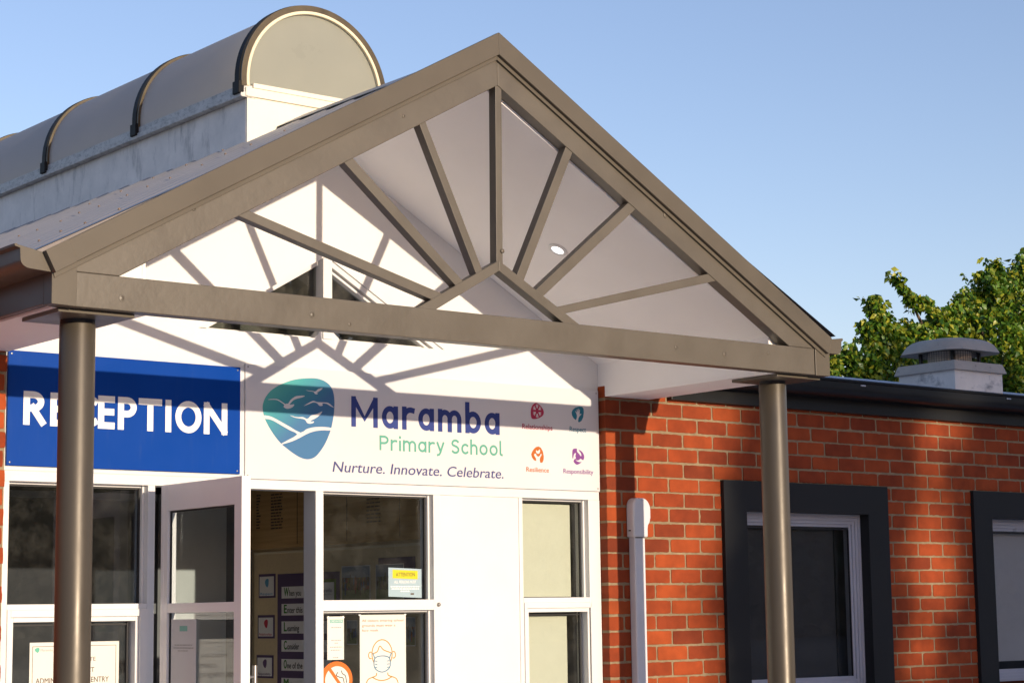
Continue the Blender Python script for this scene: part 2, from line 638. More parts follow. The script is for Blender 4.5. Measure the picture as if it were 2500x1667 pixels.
glazed('window', -3.757, -3.059, -.567, -1.120, -1.145, GROUND, (-3.722, -3.113, -1.200))
glazed('window', -2.076, -1.389, -.567, -1.111, -1.165, GROUND, None)
wr = glazed('window', -.787, -.318, -.567, -1.105, -1.132, GROUND, (-.750, -.331, -1.184), glassmat=M_GLASS_CLEAR)
M_BLIND = paint('cream_blind', (.62, .66, .62), rough=.8, var=.03, vs_=3)
bl = MB()
bl.box(-.787, -.372, YW + .10, YW + .103, -1.10, -.592)
bl.box(-.745, -.405, YW + .102, YW + .105, GROUND, -1.205)
bl.build('blind', M_BLIND, wr)
# the dark room behind that blind
dr = MB()
dr.box(-.80, -.24, YW + .30, YW + .32, GROUND, -.5)
dr.box(-.25, -.236, YW + .11, YW + .30, GROUND, -.5)
dr.build('room_lining', flat('room_grey', (.10, .105, .11), .9), bld)

# door, standing open at a right angle
dx0, dx1 = -3.060, -3.015
dm = MB()
dm.box(dx0, dx1, -.136, -.074, GROUND + .02, -.575)
dm.box(dx0, dx1, -.800, -.736, GROUND + .02, -.575)
dm.box(dx0 + .001, dx1 - .001, -.736, -.136, -.697, -.5755)
dm.box(dx0 + .001, dx1 - .001, -.736, -.136, -1.166, -1.123)
dm.box(dx0 + .001, dx1 - .001, -.736, -.136, GROUND + .02, GROUND + .18)
dm.box(dx0 - .0015, dx0 + .004, -.100, -.0735, GROUND + .03, -.580)
door = dm.build('door', M_DOOR, bld, bevel=.0015)
p_ = MB(); p_.box(dx0 + .020, dx0 + .024, -.736, -.136, GROUND + .18, -1.166); p_.build('pane', M_GLASS, door)
p_ = MB(); p_.box(dx0 + .020, dx0 + .024, -.736, -.136, -1.123, -.697); p_.build('pane', M_GLASS, door)
p_ = MB()
p_.box(dx0 + .012, dx0 + .019, -.146, -.1365, -1.1225, -.6975)
p_.box(dx0 + .012, dx0 + .019, -.735, -.146, -.706, -.6975)
p_.box(dx0 + .012, dx0 + .019, -.146, -.1365, GROUND + .19, -1.1665)
p_.build('gasket', M_BLACK, door)
M_STEEL = paint('hinge_steel', (.32, .30, .28), rough=.3, metal=.9, var=.2)
for hz in (-.705, -1.75):
    h = MB()
    h.tube([(-3.026, -.045, hz - .055), (-3.026, -.045, hz - .02)], [.0085, .0085])
    h.tube([(-3.026, -.045, hz - .018), (-3.026, -.045, hz + .018)], [.0085, .0085])
    h.tube([(-3.026, -.045, hz + .02), (-3.026, -.045, hz + .055)], [.0085, .0085])
    h.build('hinge', M_STEEL, door, smooth=True)
hd = MB()
hd.tube([(dx1 + .045, -.765, -1.80), (dx1 + .045, -.765, -1.40)], [.012, .012])
hd.tube([(dx1, -.765, -1.75), (dx1 + .045, -.765, -1.75)], [.008, .008])
hd.tube([(dx1, -.765, -1.45), (dx1 + .045, -.765, -1.45)], [.008, .008])
hd.build('handle', M_STEEL, door, smooth=True)

# the room seen through the glass
rm = MB()
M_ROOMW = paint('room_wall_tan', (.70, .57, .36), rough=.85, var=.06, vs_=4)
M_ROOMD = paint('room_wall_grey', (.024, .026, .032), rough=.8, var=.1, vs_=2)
SX = -1.20
rm.box(SX, SX + .08, .40, 2.32, GROUND, -.25)
rm.build('interior_wall', M_ROOMW, bld)
rm = MB()
rm.box(SX - .01, SX + .09, .17, .40, GROUND, -.25)
rm.build('interior_wall', flat('room_black', (.02, .02, .022), .7), bld)
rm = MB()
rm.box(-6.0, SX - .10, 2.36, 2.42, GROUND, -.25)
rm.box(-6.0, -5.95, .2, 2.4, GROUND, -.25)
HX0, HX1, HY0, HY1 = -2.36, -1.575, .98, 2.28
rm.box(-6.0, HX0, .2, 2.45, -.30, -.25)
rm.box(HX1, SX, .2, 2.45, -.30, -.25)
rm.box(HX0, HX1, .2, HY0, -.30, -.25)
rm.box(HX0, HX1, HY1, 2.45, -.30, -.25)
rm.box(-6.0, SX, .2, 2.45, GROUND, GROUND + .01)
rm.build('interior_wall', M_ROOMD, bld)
rm = MB()
rm.box(-1.74, SX - .101, 2.335, 2.359, GROUND + .011, -.31)  # white facing out of view, added to bounce sunlight onto the side wall
rm.box(-2.9, SX - .001, .30, 2.3, GROUND + .0105, GROUND + .02)
rm.box(HX0 - .012, HX0, HY0, HY1, -.305, 1.46)
rm.box(HX1, HX1 + .012, HY0, HY1, -.305, 1.46)
rm.box(HX0, HX1, HY0 - .012, HY0, -.305, 1.50)
rm.box(HX0, HX1, HY1, HY1 + .012, -.305, 1.50)
rm.build('interior_wall', paint('room_white', (.80, .78, .74), rough=.8), bld)
rm = MB()                                                           # white door lining and partition posts at the back of the room
rm.box(SX - .10, SX, 2.20, 2.40, GROUND, -.27)
for x in (-1.75, -2.32, -2.95, -3.6):
    rm.box(x - .04, x + .04, 2.30, 2.36, GROUND, -.45)
    rm.box(x - .015, x + .015, 2.285, 2.30, GROUND, -.45)
rm.box(-6, SX - .10, 2.32, 2.36, -.49, -.45)
rm.box(-6, SX - .10, 2.32, 2.36, -1.16, -1.10)
rm.build('interior_frame', paint('room_frame', (.16, .165, .175), rough=.4), bld)

# brick-wall windows with their charcoal rendered surrounds
M_SCREEN = flat('insect_screen', (.050, .052, .055), .75)
M_BLINDG = paint('grey_blind', (.58, .585, .59), rough=.8, var=.04, vs_=2)
for i, sx in enumerate((0.0, 2.285)):
    s = MB()
    o0, o1, i0, i1 = .655 + sx, 2.095 + sx, .84 + sx, 1.908 + sx
    zt, zi, zb = -.430, -.607, -1.688
    s.box(o0, o1, -.026, .03, zi, zt)
    s.box(o0, i0, -.026, .03, zb, zi)
    s.box(i1, o1, -.026, .03, zb, zi)
    s.box(o0 - .03, o1 + .03, -.05, .03, zb - .12, zb)
    s.box(i0 - .03, i0, .03, .12, zb, zi)
    s.box(i1, i1 + .03, .03, .12, zb, zi)
    s.box(i0 - .03, i1 + .03, .03, .12, zi, zi + .03)
    so_ = s.build('window_surround', M_CHAR, bld)
    w = MB()
    g0, g1, gt, gb = .917 + sx, 1.803 + sx, -.697, -1.605
    for k, (a, y) in enumerate(((.0, .045), (.020, .052), (.040, .061), (.060, .072))):
        b_ = a + (.020 if k < 3 else .018)
        w.box(i0 + a, i0 + b_, y, .12, gb - .07 + a, zi - a)
        w.box(i1 - b_, i1 - a, y, .12, gb - .07 + a, zi - a)
        w.box(i0 + b_, i1 - b_, y, .12, zi - b_, zi - a)
        w.box(i0 + b_, i1 - b_, y, .12, gb - .07 + a, gb - .07 + b_)
    wo = w.build('window', M_ALU, bld, bevel=.0015)
    pn = MB(); pn.box(g0 - .006, g1 + .03, .086, .090, gb - .01, gt + .02); pn.build('pane', M_GLASS_DK, wo)
    gk = MB()
    gk.box(i1 - .083, i1 - .079, .074, .086, gb, gt)
    gk.box(g0, i1 - .083, .074, .086, gt - .004, gt + .006)
    gk.build('gasket', M_BLACK, wo)
    b2 = MB()
    if i == 0:
        b2.box(g0 - .02, g1 - .07, .105, .107, gb - .02, gt + .03)
        b2.build('insect_screen', M_SCREEN, wo)
        b3 = MB(); b3.box(g1 - .085, g1 - .062, .095, .118, gb, gt); b3.build('sash_stile', M_CHAR, wo)
    else:
        b2.box(g0 - .02, g1 + .05, .105, .108, -1.545, gt + .03)
        b2.build('blind', M_BLINDG, wo)
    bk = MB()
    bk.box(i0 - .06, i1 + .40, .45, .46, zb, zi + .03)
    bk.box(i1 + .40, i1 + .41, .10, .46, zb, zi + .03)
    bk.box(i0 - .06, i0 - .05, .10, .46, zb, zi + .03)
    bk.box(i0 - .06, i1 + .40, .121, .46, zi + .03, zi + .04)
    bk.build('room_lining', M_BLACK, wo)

# eave of the brick wing
fa = MB()
fa.box(.245, 12.1, -.040, -.003, .018, .19)
fa.build('fascia', M_CHARMETAL, bld, bevel=.002)
fa = MB()
fa.box(-8.1, -4.43, -.040, -.003, .018, .19)
fa.build('fascia', M_CHARMETAL, bld, bevel=.002)


def quad_gutter(pts, t=.004):
    """closed outline of a gutter sheet from its outer profile"""
    ins = []
    n = len(pts)
    for i in range(n):
        a = Vector((*pts[max(i - 1, 0)], 0)); b_ = Vector((*pts[min(i + 1, n - 1)], 0))
        d = (b_ - a).normalized()
        ins.append((pts[i][0] - d.y * t, pts[i][1] + d.x * t))
    return list(pts) + ins[::-1]


gp = [(-.158, .206), (-.172, .207), (-.178, .200), (-.176, .190), (-.168, .186), (-.168, .150)]
for k in range(1, 9):
    a = math.pi / 2 * k / 8
    gp.append((-.168 + .055 * (1 - math.cos(a)), .150 - .05 * math.sin(a)))
gp += [(-.046, .100), (-.046, .19)]
gt_ = MB()
gt_.yz(quad_gutter(gp), .30, 12.1)
gut = gt_.build('gutter', M_CHARMETAL, bld, smooth=True)
gt_ = MB()
gt_.yz(quad_gutter(gp), -8.1, -4.45)
gt_.build('gutter', M_CHARMETAL, bld, smooth=True)
for x in (1.74, 3.17, 4.6):
    c = MB()
    c.box(x - .022, x + .022, -.1735, -.1665, .171, .180)
    c.build('gutter_clip', M_ALU, gut, bevel=.002)
sl, ry, rz = .1832, 2.6, .6935
for xa, xb in ((.20, 12.15), (-8.15, -4.42)):
    rf = MB()
    prof = []
    xr = xa
    while xr < xb:
        prof += [(xr, 0), (min(xr + .13, xb), 0), (min(xr + .145, xb), .016), (min(xr + .175, xb), .016), (min(xr + .19, xb), 0)]
        xr += .19
    n = len(prof)
    va = [(x, -.115, .196 + h * .25) for x, h in prof]
    vb = [(x, ry, rz + h * .25) for x, h in prof]
    rf.add(va + vb, [(k, k + 1, n + k + 1, n + k) for k in range(n - 1)])
    va = [(x, ry, rz + h * .25 - .001) for x, h in prof]
    vb = [(x, ry + 6, rz - 1.1 + h * .25) for x, h in prof]
    rf.add(va + vb, [(k, k + 1, n + k + 1, n + k) for k in range(n - 1)])
    rf.build('wing_roof', M_ROOFB, bld)
for xe in (11.99, -7.99):
    ends = MB()
    ends.yz([(.11, GROUND), (.11, .15), (ry, rz - .02), (ry + 5.9, rz - 1.1), (ry + 5.9, GROUND)], xe - .05, xe)
    ends.build('gable_end_wall', M_BRICK, bld)

# ================================================================ entrance portico
por = thing('entrance_portico', 'taupe gabled timber portico with sunburst truss over the school entrance', 'portico', (XC, -.7, GROUND))
YF = -1.353


def dirx(a, b_, e):
    d = Vector((b_[0] - a[0], b_[1] - a[1]))
    d.normalize()
    return (b_[0] + d.x * e, b_[1] + d.y * e)


m = MB(); m.box(-4.1362, .0302, YF, -1.283, .012, .1485); m.build('bottom_chord', M_TAUPE, por, bevel=.003)
m = MB(); m.xz([(-2.0365, 1.225), (-2.0365, 1.434), (-4.136, .254), (-4.136, .1495), (-3.951, .1495)], YF + .0015, -1.284)
m.build('rafter', M_TAUPE, por, bevel=.003)
m = MB(); m.xz([(-2.0355, 1.225), (-.153, .1495), (.030, .1495), (.030, .266), (-2.0355, 1.434)], YF + .0015, -1.284)
m.build('rafter', M_TAUPE, por, bevel=.003)
m = MB(); m.xz([(-4.242, .014), (-4.1375, .011), (-4.1375, .252), (-4.242, .193)], YF - .006, -1.287); m.build('end_block', M_TAUPE_METAL, por, bevel=.002)
m = MB(); m.xz([(.0315, .009), (.139, .011), (.139, .20), (.0315, .262)], YF - .006, -1.287); m.build('end_block', M_TAUPE_METAL, por, bevel=.002)
spokes = [((-2.479, .976), (-2.445, .993), (-2.174, .339), (-2.138, .359)), ((-2.885, .751), (-2.839, .777), (-2.289, .268), (-2.254, .297)),
          ((-3.406, .454), (-3.353, .481), (-2.417, .190), (-2.379, .228)), ((-2.046, 1.220), (-2.010, 1.222), (-2.052, .403), (-2.015, .411)),
          ((-1.583, .975), (-1.626, .994), (-1.888, .338), (-1.928, .363)), ((-1.190, .743), (-1.240, .767), (-1.769, .271), (-1.818, .295)),
          ((-.658, .441), (-.711, .472), (-1.635, .197), (-1.690, .222))]
for a, b_, c, d in spokes:
    m = MB()
    m.xz([dirx(c, a, .03), dirx(d, b_, .03), dirx(b_, d, .018), dirx(a, c, .018)], YF + .006, -1.297)
    m.build('spoke', M_TAUPE, por, bevel=.002)
m = MB(); m.xz([(-2.516, .139), (-2.0405, .405), (-2.0405, .356), (-2.414, .139)], YF + .003, -1.293); m.build('brace', M_TAUPE, por, bevel=.002)
m = MB(); m.xz([(-1.548, .139), (-1.646, .139), (-2.0395, .356), (-2.0395, .405)], YF + .003, -1.293); m.build('brace', M_TAUPE, por, bevel=.002)
# barge boards, their lap pieces and the bead under them
m = MB(); m.xz([(-2.0485, 1.468), (-4.281, .213), (-4.239, .133), (-2.0485, 1.362)], -1.383, -1.3545); m.build('barge_board', M_TAUPE_METAL, por, bevel=.0025)
m = MB(); m.xz([(-2.0475, 1.468), (-2.0475, 1.362), (.110, .124), (.137, .208)], -1.383, -1.3545); m.build('barge_board', M_TAUPE_METAL, por, bevel=.0025)
m = MB(); m.xz([(-4.282, .2135), (-4.239, .1325), (-4.150, .1830), (-4.187, .2670)], -1.3865, -1.3832); m.build('barge_lap', M_TAUPE_METAL, por, bevel=.001)
m = MB()
m.xz([(-2.047, 1.3615), (-2.047, 1.341), (-4.233, .114), (-4.239, .1325)], -1.3645, -1.3535)
m.build('bead', M_TAUPE_METAL, por, bevel=.0015)
m = MB()
m.xz([(-2.046, 1.341), (-2.046, 1.3615), (.109, .1235), (.100, .108)], -1.3645, -1.3535)
m.build('bead', M_TAUPE_METAL, por, bevel=.0015)
# knots and bolt heads standing slightly proud of the timber
for (x, z, r) in ((-2.62, .995 + .085, .016), (-2.53, 1.045 + .085, .018), (-.62, .075, .015), (-1.55, .50 + .30, .0), (-3.94, .062, .014), (-2.02, .45, .010), (-1.43, .965 + .11, .012), (-3.05, .07, .013), (-2.86, .045, .009), (-.95, .085, .012), (-1.0, .735, .014), (-3.32, .64, .012), (-3.62, .46, .010), (-2.57, 1.0, .008), (-.31, .10, .009)):
    if r:
        k = MB()
        k.lathe([(r, 0), (r * .9, .003), (r * .55, .0035), (r * .5, .0015), (.0005, .003)], (0, 0), 18)
        k.v = [(x + a, YF + .0015 - c, z + b_ * 1.1) for a, b_, c in k.v]
        k.build('plug', M_TAUPE, por, smooth=True)

# side beams: charcoal-brown outer board, white soffit and white inner lining
m = MB(); m.box(-4.242, -4.205, -1.2865, 0.0, .020, .195); m.build('side_beam', M_TAUPE_METAL, por, bevel=.002)
m = MB(); m.box(.098, .1335, -1.2865, -.0005, .020, .190); m.build('side_beam', M_TAUPE_METAL, por, bevel=.002)
m = MB(); m.box(-4.2045, -3.80, -1.2825, YW - .0005, .012, .026); m.build('soffit', M_CEIL, por)
m = MB(); m.box(-.232, .0975, -1.2825, -.0005, .012, .026); m.build('soffit', M_CEIL, por)
m = MB(); m.box(-3.814, -3.80, -1.2820, YW - .0005, .0265, .25); m.build('beam_lining', M_CEIL, por)
m = MB(); m.box(-.232, -.218, -1.2820, YW - .0005, .0265, .22); m.build('beam_lining', M_CEIL, por)
m = MB(); m.xz([(-4.204, .0265), (-4.204, .185), (-3.8145, .405), (-3.8145, .0265)], -1.278, -1.262); m.build('end_lining', M_CEIL, por)
m = MB(); m.xz([(.0975, .0265), (.0975, .175), (-.2175, .355), (-.2175, .0265)], -1.278, -1.262); m.build('end_lining', M_CEIL, por)
# raked ceiling
CZ, CS = 1.214, .56
m = MB()
m.xz([(XC, CZ), (XC, CZ + .02), (-3.83, CZ + .02 - CS * 1.785), (-3.83, CZ - CS * 1.785)], -1.283, YW - .001)
m.xz([(XC + .0001, CZ), (-.20, CZ - CS * 1.845), (-.20, CZ + .02 - CS * 1.845), (XC + .0001, CZ + .02)], -1.283, YW - .001)
m.build('ceiling', M_CEIL, por)
# columns with cap plates and dark collars
for cx, cy, p0, p1 in ((-4.012, -1.115, -4.185, -3.855), (-.036, -1.11, -.195, .125)):
    c = MB()
    c.lathe([(.0001, GROUND), (.0715, GROUND), (.0715, -.024), (.0705, -.021), (.0001, -.021)], (cx, cy), 56)
    co = c.build('column', M_COLUMN, por, smooth=True)
    k = MB(); k.lathe([(.0001, -.0215), (.069, -.0215), (.069, -.004), (.0001, -.004)], (cx, cy), 40); k.build('collar', M_BLACK, co, smooth=True)
    k = MB(); k.box(p0, p1, -1.30, -.97, -.0045, .0105); k.build('cap_plate', M_TAUPE_METAL, co, bevel=.002)
# gutters at both eaves, with shaped end caps
lp = [(-4.385, .236), (-4.398, .233), (-4.396, .224), (-4.374, .218), (-4.3715, .175)]
for k in range(1, 9):
    a = math.pi / 2 * k / 8
    lp.append((-4.3715 + .045 * (1 - math.cos(a)), .175 - .033 * math.sin(a)))
lp += [(-4.2445, .137), (-4.2445, .215)]
ls = quad_gutter(lp)
m = MB(); m.extrude([(x, -1.352, z) for x, z in ls], (0, 1.36, 0))
lg = m.build('gutter', M_TAUPE_METAL, por, smooth=True)
m = MB(); m.xz(lp[1:] + [(-4.283, .212)], -1.356, -1.3522); m.build('gutter_end', M_TAUPE_METAL, lg, bevel=.001)
rp = [(.236, .216), (.248, .219), (.250, .208), (.238, .200), (.236, .168)]
for k in range(1, 9):
    a = math.pi / 2 * k / 8
    rp.append((.236 - .03 * (1 - math.cos(a)), .168 - .036 * math.sin(a)))
rp += [(.136, .132), (.136, .205)]
m = MB(); m.extrude([(x, -1.352, z) for x, z in quad_gutter(rp, -.004)], (0, 1.30, 0))
rg = m.build('gutter', M_TAUPE_METAL, por, smooth=True)
m = MB(); m.xz(rp[1:], -1.356, -1.3522); m.build('gutter_end', M_TAUPE_METAL, rg, bevel=.001)
# ribbed roof sheets
RZ, RS = 1.414, .529
M_ROOFD = paint('shade_toned_roof', (.20, .175, .165), rough=.6, var=.25, vs_=9)  # darker sheet tone, standing in for shade along the ribs
SKY0 = .300


def roof_z(x):
    return RZ - RS * abs(x - XC)


def rib_profile(y0, y1):
    out, yy = [], y0
    while yy < y1:
        out += [(yy, 0), (yy + .045, 0), (yy + .17, 0), (yy + .188, .0055), (yy + .225, .0055), (yy + .242, 0)]
        yy += .25
    return out


for sgn, xe in ((-1, -4.335), (1, .20)):
    m = MB()
    nx, nz = sgn * RS / math.hypot(1, RS), 1 / math.hypot(1, RS)
    xk = XC - .325 if sgn < 0 else XC + .480                        # the sheets stop at the skylight kerb
    for y0, y1, xa in ((-1.352, .40, XC), (.40, 6.4, xk)):
        pr = rib_profile(y0, y1)
        n = len(pr)
        top = [(xa + nx * h, y, roof_z(xa) + nz * h) for y, h in pr]
        bot = [(xe + nx * h, y, roof_z(xe) + nz * h) for y, h in pr]
        for i in range(n - 1):                                       # darker strip behind every rib, painted in place of its shadow
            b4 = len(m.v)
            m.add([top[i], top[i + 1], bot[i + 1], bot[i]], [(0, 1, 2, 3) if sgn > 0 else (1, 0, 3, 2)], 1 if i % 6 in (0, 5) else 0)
    za, ze = roof_z(XC) - .002, roof_z(xe) - .002                     # folded front edge of the sheet
    if sgn < 0:
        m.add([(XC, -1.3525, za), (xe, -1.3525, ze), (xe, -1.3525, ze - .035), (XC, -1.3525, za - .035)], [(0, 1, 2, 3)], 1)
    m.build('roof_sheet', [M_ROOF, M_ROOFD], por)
m = MB()
m.xz([(XC - .16, roof_z(XC - .16) + .010), (XC, RZ + .012), (XC + .16, roof_z(XC + .16) + .010), (XC + .16, roof_z(XC + .16) + .013), (XC, RZ + .016), (XC - .16, roof_z(XC - .16) + .013)], -1.30, SKY0 - .001)
m.build('ridge_cap', M_ROOF, por)
# fixing screws
SCREWS = [(-3.313, .989), (-3.348, .7), (-3.333, .469), (-3.212, .517), (-2.811, 1.213), (-2.726, 1.021), (-2.624, .855), (-2.537, .658), (-2.442, .445), (-4.031, -.788), (-3.937, -.794), (-3.956, -1.056), (-3.268, .192), (-3.86, -1.166), (-3.208, .022), (-3.123, -.021), (-3.102, -.204), (-3.021, -.36), (-2.826, -.241), (-2.828, -.478), (-2.721, -.605)]
M_SCREW = paint('rusty_screw', (.20, .15, .12), rough=.6, var=.3, vs_=40, metal=.4)
m = MB()
m.lathe([(.0001, 0), (.008, 0), (.008, .0015), (.005, .002), (.005, .007), (.0001, .007)], (0, 0), 8)
sc0 = m.build('screw', M_SCREW, None, org=(0, 0, 0))
po = ORG[por.name]
for i, (x, y) in enumerate(SCREWS):
    o = sc0 if i == 0 else sc0.copy()
    if i:
        COL.objects.link(o)
    o.parent = por
    o.location = (x - po[0], y - po[1], roof_z(x) + .005 - po[2])
    o.rotation_euler = (0, -math.atan(RS), 0)

# recessed downlight in the raked ceiling
dl = thing('downlight', 'small round white downlight recessed in the raked portico ceiling', 'downlight', (-1.072, -.613, .669))
nrm = Vector((-.56, 0, -1)).normalized()


def on_ceiling(mb):
    q = Vector((0, 0, 1)).rotation_difference(nrm)
    mb.v = [tuple(Vector((-1.072, -.613, CZ - CS * (-1.072 - XC))) + q @ Vector(v)) for v in mb.v]
    return mb


m = MB(); m.lathe([(.034, .001), (.034, .006), (.038, .008), (.052, .004), (.054, .0005)], (0, 0), 40); on_ceiling(m).build('rim', M_WHITE, dl, smooth=True)
m = MB(); m.lathe([(.0001, .003), (.034, .003)], (0, 0), 40); on_ceiling(m).build('lens', flat('lamp_lens', (1, .99, .97), .3, .9), dl)

# ================================================================ barrel skylight on the roof
SKX, SKY0, SKY1, SKR, SKC = -1.967, .300, 6.2, .455, 1.572
skl = thing('barrel_skylight', 'long barrel vaulted skylight on a stained white kerb behind the portico roof', 'skylight', (SKX, SKY0, 1.2))
M_KERB = paint('stained_white_kerb', (.88, .81, .74), rough=.55, var=.16, vs_=5, bump=.08, bs=30, stain=(.13, .125, .12), stain_amt=.60, stain_scale=(14, 11, 3.0), stain_lo=.53)
M_KERBF = paint('white_kerb_end', (.78, .74, .62), rough=.55, var=.05, vs_=5, stain=(.40, .34, .14), stain_amt=.5, stain_scale=(16, 10, 22), stain_lo=.68)
M_KERBT = paint('kerb_trim', (.58, .56, .53), rough=.5, var=.16, vs_=9, stain=(.10, .095, .09), stain_amt=.60, stain_scale=(30, 26, 50), stain_lo=.47)
M_VAULT = paint('smoky_polycarbonate', (.68, .64, .625), rough=.36, var=.08, vs_=2.2, spec=.35)
_n, _l = M_VAULT.node_tree.nodes, M_VAULT.node_tree.links          # thin sheet: part of the daylight passes through
_tl = _n.new('ShaderNodeBsdfTranslucent')
_tl.inputs['Color'].default_value = (.75, .70, .62, 1)
_mx = _n.new('ShaderNodeMixShader')
_mx.inputs[0].default_value = .55
_l.new(_n['Principled BSDF'].outputs[0], _mx.inputs[1])
_l.new(_tl.outputs[0], _mx.inputs[2])
_l.new(_mx.outputs[0], _n['Material Output'].inputs['Surface'])
M_ENDP = paint('frosted_end_panel', (.46, .465, .38), rough=.32, var=.05, vs_=2.5)
_n, _l = M_ENDP.node_tree.nodes, M_ENDP.node_tree.links
_tl = _n.new('ShaderNodeBsdfTranslucent')
_tl.inputs['Color'].default_value = (.80, .78, .66, 1)
_mx = _n.new('ShaderNodeMixShader')
_mx.inputs[0].default_value = .45
_l.new(_n['Principled BSDF'].outputs[0], _mx.inputs[1])
_l.new(_tl.outputs[0], _mx.inputs[2])
_l.new(_mx.outputs[0], _n['Material Output'].inputs['Surface'])
M_RIB = paint('dark_bronze_rib', (.010, .010, .011), rough=.6, var=.2, vs_=6, spec=.2)
M_RIBED = paint('brass_edge', (.075, .054, .024), rough=.4, var=.2, vs_=9, stain=(.10, .07, .03), stain_amt=.6, stain_scale=(15, 15, 15), stain_lo=.5)
M_CREAM = paint('cream_bead', (.80, .70, .50), rough=.45, var=.05)
kx0, kx1 = SKX - .419, SKX + .419
m = MB(); m.box(kx0, kx0 + .03, SKY0 + .012, SKY1, .75, 1.470); m.box(kx1 - .03, kx1, SKY0 + .012, SKY1, .75, 1.470); m.build('kerb', M_KERB, skl, bevel=.003)
m = MB(); m.box(kx0 + .001, kx1 - .001, SKY0, SKY0 + .012, .85, 1.475); m.build('kerb_end', M_KERBF, skl, bevel=.002)
m = MB()
for a, b_ in ((kx0 - .040, kx0 + .05), (kx1 - .05, kx1 + .040)):
    m.box(a, b_, SKY0 - .006, SKY1, 1.4705, 1.500)
    m.box(a + .008, b_ - .008, SKY0 - .002, SKY1, 1.5005, 1.536)
m.build('kerb_trim', M_KERBT, skl, bevel=.003)
m = MB(); m.box(kx0 - .012, kx1 + .012, SKY0 - .012, SKY0 + .01, 1.476, 1.522); m.box(kx0 + .03, kx1 - .03, SKY0 - .016, SKY0 + .008, 1.5225, 1.548); m.build('kerb_end_trim', M_KERBF, skl, bevel=.002)


def arc(r, a0, a1, n):
    return [(SKX + r * math.cos(a0 + (a1 - a0) * k / n), SKC + r * math.sin(a0 + (a1 - a0) * k / n)) for k in range(n + 1)]


AL = math.radians(-5.5)
m = MB()
ys = [SKY0 + .03, 1.42, 1.475, 2.58, 2.635, 3.73, 3.785, 4.88, 4.935, SKY1]
for i in range(0, len(ys), 2):
    oa = arc(SKR - .012, AL, math.pi - AL, 40)
    n = len(oa)
    m.add([(x, ys[i] - .012, z) for x, z in oa] + [(x, ys[i + 1] + .012, z) for x, z in oa], [(k + 1, k, n + k, n + k + 1) for k in range(n - 1)])
m.build('vault', M_VAULT, skl, smooth=True)
for yc in (SKY0 - .002, 1.420, 2.575, 3.73, 4.88):
    oa, ia = arc(SKR + .006, AL, math.pi - AL, 48), arc(SKR - .014, AL, math.pi - AL, 48)
    m = MB(); m.xz(oa + ia[::-1], yc + .012, yc + .058)
    ro = m.build('rib', M_RIB, skl, smooth=True)
    m = MB(); m.xz(arc(SKR + .002, AL, math.pi - AL, 48) + arc(SKR - .028, AL, math.pi - AL, 48)[::-1], yc - .006, yc + .0115)
    m.build('rib_edge', M_RIBED, ro, smooth=True)
    for s in (-1, 1):
        m = MB()
        xx = SKX + s * (SKR + .0005)
        m.box(xx - .016, xx + .016, yc - .004, yc + .064, 1.488, 1.556)
        m.build('rib_foot', M_RIB, ro, bevel=.004)
m = MB()
ep = arc(SKR - .040, AL, math.pi - AL, 56)
m.add([(x, SKY0 + .012, z) for x, z in ep], [tuple(range(len(ep)))])
m.build('end_panel', M_ENDP, skl)
m = MB(); m.xz(arc(SKR - .029, AL, math.pi - AL, 56) + arc(SKR - .046, AL, math.pi - AL, 56)[::-1], SKY0 - .010, SKY0 + .0095); m.build('end_bead', M_CREAM, skl, smooth=True, bevel=.003)

# ================================================================ roof ventilator on the brick wing
vx, vy, vw, vd = 4.453, 1.300, .575, .552
vent = thing('roof_vent', 'square weathered white roof ventilator with mesh sides and grey cap', 'roof vent', (vx, vy, .46))
M_VENT = paint('vent_white', (.76, .71, .64), rough=.6, var=.08, vs_=6, stain=(.10, .10, .11), stain_amt=.8, stain_scale=(4, 5, 7), stain_lo=.55)
M_VENTC = paint('vent_grey', (.42, .375, .32), rough=.6, var=.1, vs_=7, stain=(.05, .05, .05), stain_amt=.85, stain_scale=(24, 24, 30), stain_lo=.60)
m = MB(); m.box(vx, vx + vw, vy, vy + vd, .30, .64); m.build('base', M_VENT, vent, bevel=.004)
m = MB()


def frustum(mb, x0, x1, y0, y1, z0, x2, x3, y2, y3, z1):
    v = [(x0, y0, z0), (x1, y0, z0), (x1, y1, z0), (x0, y1, z0), (x2, y2, z1), (x3, y2, z1), (x3, y3, z1), (x2, y3, z1)]
    mb.add(v, [(0, 3, 2, 1), (4, 5, 6, 7), (0, 1, 5, 4), (1, 2, 6, 5), (2, 3, 7, 6), (3, 0, 4, 7)])


frustum(m, vx - .028, vx + vw + .028, vy - .028, vy + vd + .028, .610, vx - .004, vx + vw + .004, vy - .004, vy + vd + .004, .686)
m.build('flashing', M_VENTC, vent, bevel=.006)
cxv, cyv = vx + vw / 2, vy + vd / 2
m = MB(); m.lathe([(.17, .60), (.17, .80)], (cxv, cyv), 40); m.build('throat', paint('vent_throat', (.80, .72, .62), rough=.7), vent, smooth=True)
m = MB()
for k in range(64):
    a = 2 * math.pi * k / 64
    m.tube([(cxv + .215 * math.cos(a), cyv + .215 * math.sin(a), .66), (cxv + .215 * math.cos(a), cyv + .215 * math.sin(a), .80)], [.0013, .0013], 5)
for k in range(8):
    z = .675 + k * .0165
    ring = [(cxv + .215 * math.cos(2 * math.pi * q / 48), cyv + .215 * math.sin(2 * math.pi * q / 48), z) for q in range(49)]
    m.tube(ring, [.0013] * 49, 5)
m.build('mesh_guard', M_BLACK, vent)
